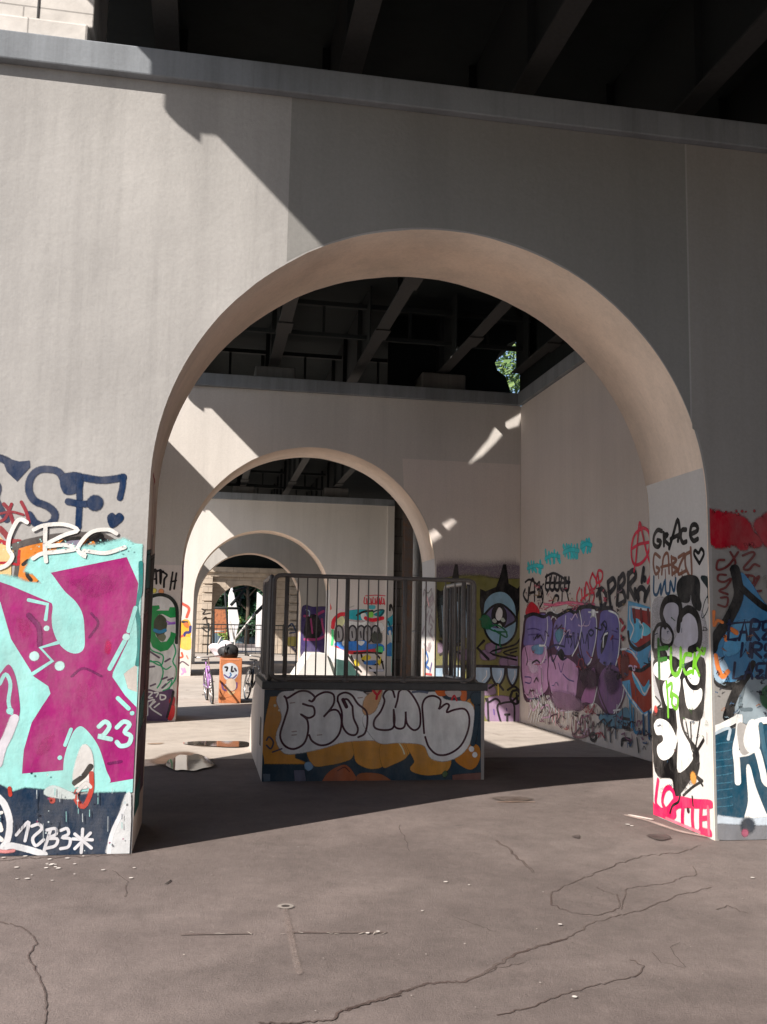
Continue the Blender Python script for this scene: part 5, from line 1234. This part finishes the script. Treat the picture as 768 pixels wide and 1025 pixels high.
for z, c in ((.4, (150, 60, 60)), (1.0, (70, 50, 60)), (1.5, (100, 40, 60)), (.75, (130, 100, 90)), (2.0, (110, 70, 90)), (2.5, (100, 60, 110))):
    m._rib([Vector((Y2+.1, z)), Vector((Y2+.6, z+.1)), Vector((Y2+.95, z-.1))], [.14]*3, m.colr(c), .6)
m.build(W2, label='blurred red and purple paint inside the left pier')

# ================================================================== third wall
m = Mural('y', Y3, 1.0, clip=(XO+.2, XL-.014, .01, H)); m.fr(11.38, 140, 550)
m.line([(480, 615), (560, 670), (535, 770)], 9, (230, 90, 70), .4); m.fill([(470, 850), (540, 810), (580, 900), (560, 1000), (470, 1060)], (240, 180, 60), True, .05); m.line([(490, 825), (540, 830)], 8, (70, 60, 66)); m.line([(500, 1000), (520, 950), (570, 940), (578, 880)], 9, (60, 60, 120), .4); m.fill([(470, 1000), (490, 980), (500, 1040), (470, 1060)], (226, 80, 60), True, .03); m.fill([(500, 850), (545, 840), (550, 890)], (220, 120, 60), True, .03)
m.fr(10.25, 140, 630)
m.fill([(415, 100), (520, 90), (530, 180), (480, 200), (415, 170)], (240, 190, 90), True, .05); m.line([(430, 240), (440, 280), (410, 290)], 6, (220, 90, 60)); m.line([(410, 350), (440, 330), (500, 370)], 4, (90, 60, 80)); m.line([(430, 400), (450, 440), (430, 460)], 5, (220, 150, 200), .6); m.line([(455, 400), (470, 440)], 5, (220, 150, 200), .6); m.line([(480, 270), (495, 300)], 4, (200, 140, 120))
m.build(W3, 'graffiti_tag', 'orange and red marks on the sunlit left pier')
m = Mural('y', Y3, 2.3, clip=(XR+.02, PY(387, 560, Y3).x-.012, .01, H)); m.fr(6.98, 290, 585)
rd = (190, 30, 44)
m.cloud([(300, 180), (480, 150), (650, 200), (660, 480), (450, 520), (300, 470)], (150, 140, 145), .5)
m.fill([(330, 240), (370, 225), (380, 270), (340, 300)], (206, 170, 130), True, .03); m.fill([(400, 190), (520, 180), (580, 200), (520, 240), (420, 235)], (30, 126, 136), True, .04); m.fill([(590, 210), (660, 180), (640, 220)], (20, 110, 116), True, .02)
m.line([(470, 215), (520, 190), (580, 185)], 7, BLK, .3); m.line([(560, 215), (600, 185), (660, 180), (630, 225)], 5, (20, 60, 66), .3); m.fill([(550, 200), (580, 195), (580, 225), (555, 225)], (100, 160, 60), True, .02); m.fill([(500, 210), (530, 205), (535, 245), (510, 245)], (226, 224, 226), True, .02)
m.line([(302, 300), (310, 250), (350, 212), (385, 208)], 13, rd, .3); m.line([(530, 235), (580, 250), (650, 235)], 12, rd, .4)
m.fill([(400, 260), (500, 270), (540, 260), (550, 300), (400, 300)], (196, 180, 196), True, .03); m.fill([(600, 280), (640, 270), (660, 310), (630, 325)], (200, 180, 210), True, .02)
for x in (345, 440, 500, 545, 600):
    m.fill([(x-28, 380), (x-24, 310), (x, 288), (x+24, 310), (x+28, 370), (x+10, 402), (x-18, 400)], (118, 116, 118), True); m.line([(x-28, 380), (x-24, 310), (x, 288), (x+24, 310), (x+28, 370), (x+10, 402), (x-18, 400), (x-28, 380)], 6, (40, 38, 42), .3); m.line([(x-5, 330), (x, 370)], 5, (50, 48, 52))
m.cloud([(560, 330), (660, 330), (650, 420), (570, 420)], (60, 62, 58), .7)
m.fill([(320, 410), (370, 405), (460, 400), (520, 395), (560, 420), (640, 420), (660, 460), (560, 470), (400, 460), (330, 440)], (30, 92, 160), True, .03); m.fill([(370, 400), (400, 395), (400, 425), (375, 425)], (226, 230, 236), True, .02); m.fill([(470, 400), (520, 400), (500, 425)], (220, 210, 230), True, .02)
m.line([(325, 440), (360, 465), (430, 475), (520, 472), (600, 460)], 12, rd, .3)
m.cloud([(600, 430), (660, 430), (650, 490), (600, 480)], (60, 150, 90), .8)
m.line([(300, 320), (300, 380), (295, 420)], 8, (60, 160, 100), .5); m.fill([(270, 440), (330, 450), (390, 480), (390, 545), (300, 540), (265, 480)], (190, 216, 204), True, .05)
for P_ in ([(395, 520), (480, 600), (400, 480)], [(430, 500), (460, 560), (500, 610)], [(500, 490), (520, 540), (600, 560), (650, 540)], [(600, 480), (640, 530), (660, 600)], [(560, 580), (600, 620)], [(450, 480), (540, 476), (640, 480)]): m.line(P_, 6, BLK, .3)
m.fill([(450, 540), (470, 520), (490, 560), (465, 572)], (222, 150, 40), True); m.fill([(500, 520), (540, 490), (570, 510), (545, 530)], (222, 150, 40), True); m.fill([(600, 500), (625, 530), (640, 490), (630, 570)], (222, 150, 40), True)
m.fill([(520, 540), (600, 530), (590, 560), (530, 560)], (40, 90, 150), True); m.line([(400, 560), (460, 610)], 8, (170, 176, 190), .5); m.line([(560, 600), (650, 600)], 9, (150, 150, 160), .6)
for x, w in ((530, 0), (560, 0), (590, 0), (620, 0), (650, 0)): m.line([(x-6, 90), (x-10, 130), (x+8, 132), (x+6, 96), (x+14, 140)], 4, (170, 40, 54), .4)
m.line([(530, 80), (600, 75), (675, 80)], 3, (170, 40, 54), .4); m.fill([(555, 150), (595, 150), (590, 170), (560, 168)], (50, 140, 150), True, .02)
m.line([(400, 120), (410, 160), (450, 150)], 3, (130, 128, 126), .5); m.line([(340, 170), (380, 180), (470, 170)], 3, (170, 150, 160), .5); m.line([(275, 140), (285, 170)], 8, (190, 60, 60), .7)
m.build(W3, label='grey bubble letters on red, teal and blue swirls')
m = Mural('y', Y3-.12, 2.3, clip=(PY(387, 560, Y3).x+.012, 6.14, .01, H)); m.fr(6.98, 290, 585)
m.line([(700, 180), (705, 140), (730, 185), (735, 145)], 7, BLK); m.line([(745, 150), (745, 190)], 7, BLK); m.line([(765, 150), (745, 170), (768, 205)], 7, BLK)
m.fill([(680, 250), (740, 210), (755, 240), (700, 290)], (30, 120, 134), True, .02); m.fill([(685, 300), (745, 300), (730, 340), (690, 350)], (24, 92, 140), True, .02); m.fill([(670, 440), (730, 400), (720, 490), (670, 490)], (30, 96, 150), True, .03); m.line([(700, 330), (715, 400)], 9, (190, 200, 214), .5); m.fill([(755, 365), (766, 360), (766, 560), (755, 600)], (90, 206, 160), True, .02); m.line([(690, 260), (745, 330)], 5, (20, 40, 56))
m.build(W3, 'graffiti_tag', 'black tag above teal and blue shapes on the end pilaster')

# ================================================================== fourth wall, right: purple piece
m = Mural('y', Y4, 2.6, clip=(PY(301, 640, Y4).x, 6.5, .01, H)); m.fr(6.4, 255, 565)
m.fill([(300, 290), (380, 275), (470, 275), (520, 300), (520, 600), (300, 600)], (44, 36, 74), True, .04); m.line([(320, 330), (380, 330), (440, 300)], 12, (120, 44, 84), .5); m.fill([(340, 340), (400, 330), (430, 420), (390, 480), (320, 470)], (18, 16, 22), True, .03); m.line([(320, 480), (400, 480), (450, 460)], 12, (110, 40, 80), .5); m.line([(430, 350), (440, 420), (460, 470)], 9, (120, 44, 84), .5); m.line([(330, 290), (350, 300), (350, 330)], 5, (110, 130, 150), .5); m.line([(360, 350), (370, 440)], 8, (110, 40, 80), .5)
m.build(W4, label='purple and black piece')
m = Mural('y', Y5-1.3, 1.2, clip=(PY(288, 610, Y5-1.2).x, PY(299, 610, Y5-1.2).x, .01, H)); m.fr(6.4, 255, 565)
m.fill([(212, 470), (290, 470), (290, 515), (212, 515)], (150, 140, 66), True, .03); m.line([(215, 400), (240, 380), (265, 430)], 10, (40, 60, 90)); m.line([(225, 440), (280, 430)], 9, (60, 70, 100)); m.line([(240, 530), (280, 570)], 14, (90, 84, 110), .6)
m.build(W5, 'graffiti_tag', 'yellow and blue paint on the right stone pillar')
m = Mural('y', Y5-1.3, .5, clip=(PY(201, 610, Y5-1.2).x, PY(213, 610, Y5-1.2).x, .01, H)); m.fr(9.6, 195, 570)
for P_ in ([(70, 380), (100, 400), (80, 430), (150, 420)], [(80, 480), (110, 460), (120, 520)], [(70, 560), (120, 600), (150, 570)], [(90, 530), (140, 540)]): m.line(P_, 9, (70, 60, 56), .6)
m.build(W5, 'graffiti_tag', 'dark smudged tags on the left stone pillar')

# ================================================================== the ramp
RY = AY
m = Mural('y', RY, 1.6, clip=(AX0+.001, AX1-.001, .001, zb-.001)); m.fr(5.908, 250, 680)
TD = (40, 56, 68); OC = (182, 128, 56)
m.fill([(70, 60), (900, 60), (1600, 60), (1600, 640), (70, 640)], TD, False)
m.fill([(130, 110), (230, 90), (260, 470), (330, 490), (90, 490), (75, 430), (95, 260)], OC, False, .03)
m.fill([(360, 380), (600, 360), (605, 450), (560, 480), (470, 500), (375, 500)], OC, True, .02)
m.fill([(620, 330), (760, 330), (930, 370), (935, 440), (880, 470), (800, 500), (760, 520), (700, 520), (640, 490), (625, 440)], OC, True, .02)
m.fr(5.908, 365, 680)
m.fill([(250, 370), (350, 340), (380, 400), (500, 470), (480, 540), (400, 560), (330, 555), (275, 530), (300, 480)], OC, True, .02)
m.fill([(100, 390), (200, 370), (240, 420), (240, 460), (160, 500), (110, 510)], OC, True, .02)
m.fill([(560, 420), (620, 385), (670, 395), (682, 450), (660, 510), (620, 530), (560, 500), (535, 465)], (166, 108, 44), True, .01)
m.fill([(600, 150), (650, 140), (650, 370), (600, 330)], OC, True, .02)
m.dot((632, 412), 3.2, (222, 210, 200)); m.dot((652, 446), 3.0, (222, 210, 200)); m.line([(200, 370), (225, 410), (235, 440)], 1.6, (214, 190, 160), .5)
m.fill([(520, 570), (690, 555), (700, 600), (520, 610)], (104, 74, 68), False, .02, a=.8); m.cloud([(480, 530), (500, 560), (470, 590), (450, 560)], (70, 90, 60), .7)
m.fr(5.908, 250, 680)
m.fill([(440, 590), (470, 550), (520, 520), (570, 510), (615, 560), (615, 600), (450, 605)], (156, 84, 50), True, .01); m.fill([(650, 560), (760, 560), (820, 590), (820, 605), (650, 605)], (142, 84, 52), True, .01); m.line([(520, 540), (560, 520), (590, 545)], 1.2, (90, 40, 30), .4)
m.cloud([(320, 490), (360, 480), (385, 520), (350, 550), (320, 530)], (120, 146, 170), .8); m.fill([(265, 540), (320, 540), (330, 600), (270, 605)], (92, 92, 108), False, .02, a=.8); m.fill([(80, 560), (120, 560), (120, 600), (85, 605)], (84, 96, 108), False, .01, a=.8)
# white base
WB = (226, 208, 198)
m.fill([(170, 110), (260, 55), (380, 50), (520, 60), (640, 75), (700, 110), (800, 200), (830, 340), (700, 350), (560, 360), (420, 400), (270, 430), (200, 420), (165, 340), (200, 220)], WB, True, .03)
m.fr(5.908, 365, 680)
m.fill([(40, 320), (0, 230), (100, 100), (110, 55), (260, 50), (330, 90), (420, 80), (480, 130), (620, 150), (640, 260), (600, 400), (500, 470), (400, 460), (350, 380), (200, 365), (100, 370)], WB, True, .03)
m.fill([(0, 130), (40, 80), (100, 60), (60, 180), (0, 200)], (190, 150, 110), True, .03, a=.7)
m.fr(5.908, 250, 680)
OL = (58, 26, 38)
def OU(pts, w=2.2): m.line(pts, w, OL, .18)
OU([(205, 100), (225, 110), (290, 72), (345, 72), (385, 105), (370, 130), (352, 125)])
OU([(215, 110), (225, 170), (205, 240), (180, 330), (205, 390), (260, 412), (320, 380), (345, 310), (340, 240), (300, 205), (345, 228), (382, 210), (378, 165), (345, 155), (315, 145)])
OU([(370, 130), (400, 95), (450, 75), (495, 90), (498, 140), (470, 185), (437, 222), (475, 185), (520, 185), (543, 240), (530, 320), (480, 375), (420, 390), (370, 365), (352, 330)])
OU([(520, 130), (525, 95), (565, 78), (605, 95), (640, 145), (690, 190), (695, 260), (680, 320), (642, 342)]); OU([(520, 125), (545, 195), (548, 270), (580, 320), (625, 328), (640, 290), (615, 230), (608, 160)]); OU([(552, 120), (572, 162)], 4.0); OU([(608, 160), (580, 120), (555, 118)])
m.fr(5.908, 365, 680)
OU([(178, 105), (165, 65), (135, 62), (110, 95), (118, 130), (95, 190), (58, 240), (60, 285), (110, 300), (165, 290), (178, 240), (172, 180)]); OU([(172, 180), (175, 270), (205, 292), (235, 280), (243, 230), (243, 190), (250, 260), (290, 300), (325, 280), (330, 220), (320, 160), (280, 90), (240, 55), (205, 70), (195, 120), (182, 165)])
OU([(352, 318), (345, 220), (342, 150), (365, 108), (410, 98), (448, 120), (445, 160), (440, 175), (480, 145), (500, 155), (485, 195), (530, 180), (590, 175), (618, 220), (612, 300), (570, 390), (500, 440), (430, 445), (380, 400), (358, 340)])
m.line([(50, 65), (75, 90), (95, 65)], 2.6, (190, 34, 50), .3); m.line([(75, 90), (70, 115)], 2.6, (190, 34, 50), .3); m.line([(0, 75), (30, 75)], 2, BLK, .4)
m.fill([(420, 62), (470, 62), (480, 90), (440, 95)], (190, 96, 44), True, .01); m.fill([(570, 64), (598, 62), (598, 120), (572, 118)], (190, 96, 44), True, .01); m.fill([(480, 70), (560, 68), (560, 100), (500, 100)], (170, 160, 160), True, .01); m.line([(515, 120), (530, 95), (545, 125)], 2, (170, 40, 50), .4)
m.line([(285, 75), (330, 70), (370, 78)], 2.6, (90, 100, 120), .6); m.line([(650, 100), (665, 180), (655, 300), (640, 380)], 6, TD, .5); m.dot((665, 110), 8, TD, .4)
m.fill([(690, 60), (720, 60), (720, 610), (690, 610)], (128, 124, 122), False, .01, a=.8)
m.fr(5.908, 250, 680)
for x, y in ((250, 330), (400, 330), (240, 140), (640, 110), (690, 80), (250, 310)): m.line([(x, y), (x+26, y-3)], 1.4, (160, 146, 142), .6, a=.7)
m.line([(100, 360), (115, 340), (140, 370), (125, 410), (100, 390)], 1.8, (66, 66, 84), .3); m.line([(135, 430), (190, 410)], 1.6, (66, 66, 84), .4); m.line([(150, 60), (200, 65), (260, 62)], 1.8, (60, 60, 66), .5)
m.dot((150, 155), 1.6, (214, 190, 170)); m.dot((175, 182), 1.4, (214, 190, 170))
m.build(rb, label='white bubble letters FLAMB with dark outlines on ochre and slate')

# ================================================================== orange box and small skate box
m = Mural('y', oy, .75, clip=(ox0+.01, ox1-.01, .01, ozt-.01)); m.fr(10.97, 195, 640)
m.fill([(320, 290), (400, 265), (460, 300), (470, 380), (420, 440), (340, 430), (318, 360)], (226, 234, 244), True, .02)
m.line([(335, 305), (360, 310), (350, 345)], 4, (30, 26, 34)); m.line([(410, 300), (405, 350), (425, 350)], 4, (30, 26, 34)); m.line([(440, 320), (455, 345)], 4, (50, 40, 70)); m.line([(390, 370), (400, 390), (385, 410)], 3, (70, 130, 190)); m.line([(325, 390), (370, 420), (420, 425), (460, 390)], 3, (110, 90, 150)); m.line([(300, 480), (310, 540), (340, 560)], 4, (120, 70, 140)); m.line([(460, 480), (455, 530), (420, 560)], 4, (120, 70, 140)); m.line([(340, 500), (380, 480), (420, 510)], 4, (200, 190, 210)); m.fill([(360, 450), (430, 450), (440, 540), (370, 550)], (240, 214, 190), True, .03); m.line([(370, 570), (400, 600), (430, 580)], 5, (240, 200, 150), .6); m.line([(300, 215), (480, 220)], 4, (250, 160, 120), .5)
m.build(OB, label='white and blue scrawl')
m = Mural('y', yb-.0, .8, clip=(x0+.1, 8, .02, .74)); m.fr(6.98, 290, 585)
for P_ in ([(150, 500), (160, 560), (140, 600)], [(180, 500), (195, 530), (180, 570)], [(205, 510), (215, 590)], [(235, 520), (240, 570)], [(160, 490), (200, 485)]): m.line(P_, 3.4, (206, 110, 80), .5)
m.line([(185, 530), (190, 590)], 3, (60, 60, 70), .4); m.line([(215, 540), (235, 545)], 3, (90, 90, 110), .4)
m.build(SR, label='faded orange scribbles')

# ================================================================== ground cracks, stains and chips
m = Mural('z', 0.0, 1.0); CK = (84, 71, 67)
m.fr(1.92, 368, 740)
def CR(pts, w, a=.8, c=CK):
    r_ = random.Random(len(pts)*7+int(pts[0][0])); P_ = []
    for p_, q_ in zip(pts[:-1], pts[1:]):
        n_ = max(2, int(math.hypot(q_[0]-p_[0], q_[1]-p_[1])/7))
        for i in range(n_): P_.append((p_[0]+(q_[0]-p_[0])*i/n_+r_.uniform(-3, 3), p_[1]+(q_[1]-p_[1])*i/n_+r_.uniform(-2, 2)))
    P_.append(pts[-1]); m.line(P_, w*.55, c, .8, smooth=False, a=a); m.line(P_, w*2.2, c, .95, smooth=False, a=a*.38)
CR([(-40, 520), (0, 508), (60, 488), (120, 470), (190, 465), (240, 440), (290, 410), (340, 395), (380, 385)], 3.2, .95); CR([(380, 385), (440, 350), (520, 330), (600, 300), (660, 285)], 1.8)
CR([(355, 320), (350, 300), (375, 282), (430, 262), (480, 240), (530, 225), (600, 218), (640, 205)], 1.8, .9); CR([(355, 320), (400, 335), (450, 338), (485, 325), (480, 300), (440, 285)], 1.6, .85); CR([(485, 325), (500, 285), (570, 280), (600, 268), (635, 262), (625, 245)], 1.4)
CR([(190, 465), (250, 440), (300, 430)], 1.4, .7); CR([(250, 530), (300, 520), (380, 490), (460, 468), (520, 455), (530, 435), (505, 425)], 1.6, .85); CR([(550, 410), (565, 430), (610, 440), (580, 400), (600, 392)], 1.3, .6); CR([(245, 195), (275, 215), (318, 255)], 3.6, .8, (88, 76, 72)); CR([(670, 330), (690, 320), (730, 335)], 2, .7); CR([(60, 165), (80, 215)], 2.2, .5); CR([(160, 340), (200, 355), (245, 370)], 1.3, .6)
m.fr(1.92, 0, 760)
CR([(-10, 310), (30, 320), (60, 335), (70, 355), (55, 380), (75, 420), (90, 460), (85, 510)], 1.8, .8); CR([(500, 509), (560, 508), (640, 503), (655, 485), (700, 472), (768, 455)], 2.6, .9); CR([(215, 215), (245, 235), (240, 265)], 1.5, .6); CR([(0, 195), (80, 190), (250, 184)], 2.2, .9)
for P_ in ([(350, 338), (480, 336)], [(555, 334), (740, 334)]): m.line(P_, 2.6, (98, 86, 82), .6, a=.85)
rq = random.Random(2)
for i in range(16):
    x = rq.uniform(352, 735); m.line([(x, 335+rq.uniform(-2, 3)), (x+rq.uniform(2, 12), 335+rq.uniform(-2, 3))], rq.uniform(.4, 1.1), (160, 150, 142), .8, a=.8)
m.line([(548, 290), (560, 345), (575, 412)], 6, (138, 124, 118), .7, a=.5); m.dot((549, 284), 5, (146, 138, 132), .4); m.dot((549, 284), 2.4, (60, 54, 52), .4)
CR([(322, 240), (328, 234)], 2, 1, (30, 26, 26))
r_ = random.Random(21)
for i in range(7): m.dot((98+r_.uniform(-14, 14), 208+r_.uniform(-6, 6)), r_.uniform(.6, 1.7), (208, 200, 194), .5)
for i in range(16):
    x = r_.uniform(0, 260); y = r_.uniform(186, 235); m.dot((x, y), r_.uniform(.5, 1.8), (196, 188, 182), .5, a=.9)
m.fr(1.92, 368, 740)
m.line([(500, 148), (540, 158), (600, 178), (660, 190)], 10, (176, 160, 152), .8, a=.6); m.line([(505, 147), (545, 155)], 5, (214, 204, 196), .7); m.dot((500, 165), 2, (210, 204, 198)); m.dot((508, 168), 1.6, (210, 204, 198))
m.cloud([(530, 185), (570, 182), (590, 192), (560, 198)], (70, 60, 58), .8); m.cloud([(225, 112), (300, 110), (330, 118), (270, 124)], (80, 68, 62), .7); m.line([(250, 122), (320, 122)], 2, (160, 130, 110), .6)
m.cloud([(388, 188), (410, 184), (408, 194)], (74, 64, 62), .6)
for x, y, s_ in ((150, 276, 1.4), (195, 282, .8), (105, 332, .8), (20, 372, 1.2), (0, 375, 1.1), (398, 498, 1.2), (370, 358, 1.2), (740, 268, 1.4)): m.dot((x, y), s_, (200, 192, 186), .5)
for i in range(60):
    x = r_.uniform(-190, 400)*1.92; y = r_.uniform(150, 540); m.dot((x, y), r_.uniform(.2, .5), r_.choice([(190, 180, 172), (60, 50, 48), (150, 140, 134)]), .5)
m.fr(5.486, 130, 690)
m.cloud([(60, 400), (110, 375), (200, 345), (330, 335), (430, 365), (500, 400), (440, 440), (300, 455), (150, 440)], (96, 74, 60), .75)
m.cloud([(290, 300), (420, 285), (600, 290), (640, 312), (500, 322), (340, 318)], (110, 86, 68), .8)
m.cloud([(80, 300), (200, 296), (180, 306), (100, 308)], (150, 126, 106), .6)
co = m.build(ground, 'cracks', 'dark cracks, pale chips and stains')
co['kind'] = 'structure'
# small overlapping older marks and drips on the near pillars
r_ = random.Random(5)
m = Mural('y', Y1, .78, clip=(XO, XL-.014, .004, H)); m.fr(5.12, 0, 690)
for i in range(26):                                   # drips below the dark and cyan paint
    x = r_.uniform(0, 640); y = r_.choice([r_.uniform(500, 540), r_.uniform(600, 700)]); m.line([(x, y), (x+r_.uniform(-1, 1), y+r_.uniform(20, 90))], r_.uniform(.3, .8), r_.choice([(150, 210, 208), (20, 50, 80), (190, 200, 205)]), .5, a=.7)
for i in range(30): m.dot((r_.uniform(0, 660), r_.uniform(420, 840)), r_.uniform(.3, 1.0), r_.choice([(210, 225, 230), (20, 44, 70), (150, 30, 100)]), .7, a=.8)
m.fr(5.12, 0, 540)
for i in range(40): m.dot((r_.uniform(0, 690), r_.uniform(0, 60)), r_.uniform(.3, .9), (176, 232, 228), .8, a=.7)
m.build(W1, 'graffiti_tag', 'fine drips and spatter over the left pillar mural')
m = Mural('x', XR, .6, clip=(Y1+.012, Y1+T-.012, .004, H)); m.fr(5.395, 640, 660)
for i in range(46):
    x = r_.uniform(85, 380); y = r_.uniform(-240, 740); sz = r_.uniform(5, 16)
    m.line([(x+r_.uniform(-sz, sz), y+r_.uniform(-sz, sz)*1.4) for k in range(r_.randint(2, 5))], r_.uniform(.5, 1.5), r_.choice([(30, 28, 30), (90, 80, 84), (120, 60, 60), (80, 120, 60), (60, 90, 120)]), .6, a=.6)
for i in range(22):
    x = r_.uniform(100, 380); y = r_.uniform(200, 700); m.line([(x, y), (x, y+r_.uniform(20, 90))], r_.uniform(.3, .7), (40, 36, 38), .6, a=.7)
m.build(W1, 'graffiti_tag', 'thin drips and small scribbles over the right pillar')
m = Mural('y', Y1, 1.1, clip=(XR+.014, 6.6, .004, H)); m.fr(5.395, 640, 660)
for i in range(40):
    x = r_.uniform(400, 700); y = r_.uniform(-150, 320); sz = r_.uniform(6, 20)
    m.line([(x+r_.uniform(-sz, sz)+k*4, y+r_.uniform(-sz, sz)) for k in range(r_.randint(3, 5))], r_.uniform(.6, 1.6), r_.choice([(24, 30, 50), (60, 90, 120), (150, 110, 90), (120, 140, 150)]), .6, a=.6)
m.build(W1, 'graffiti_tag', 'small faded scribbles over the blue spade')
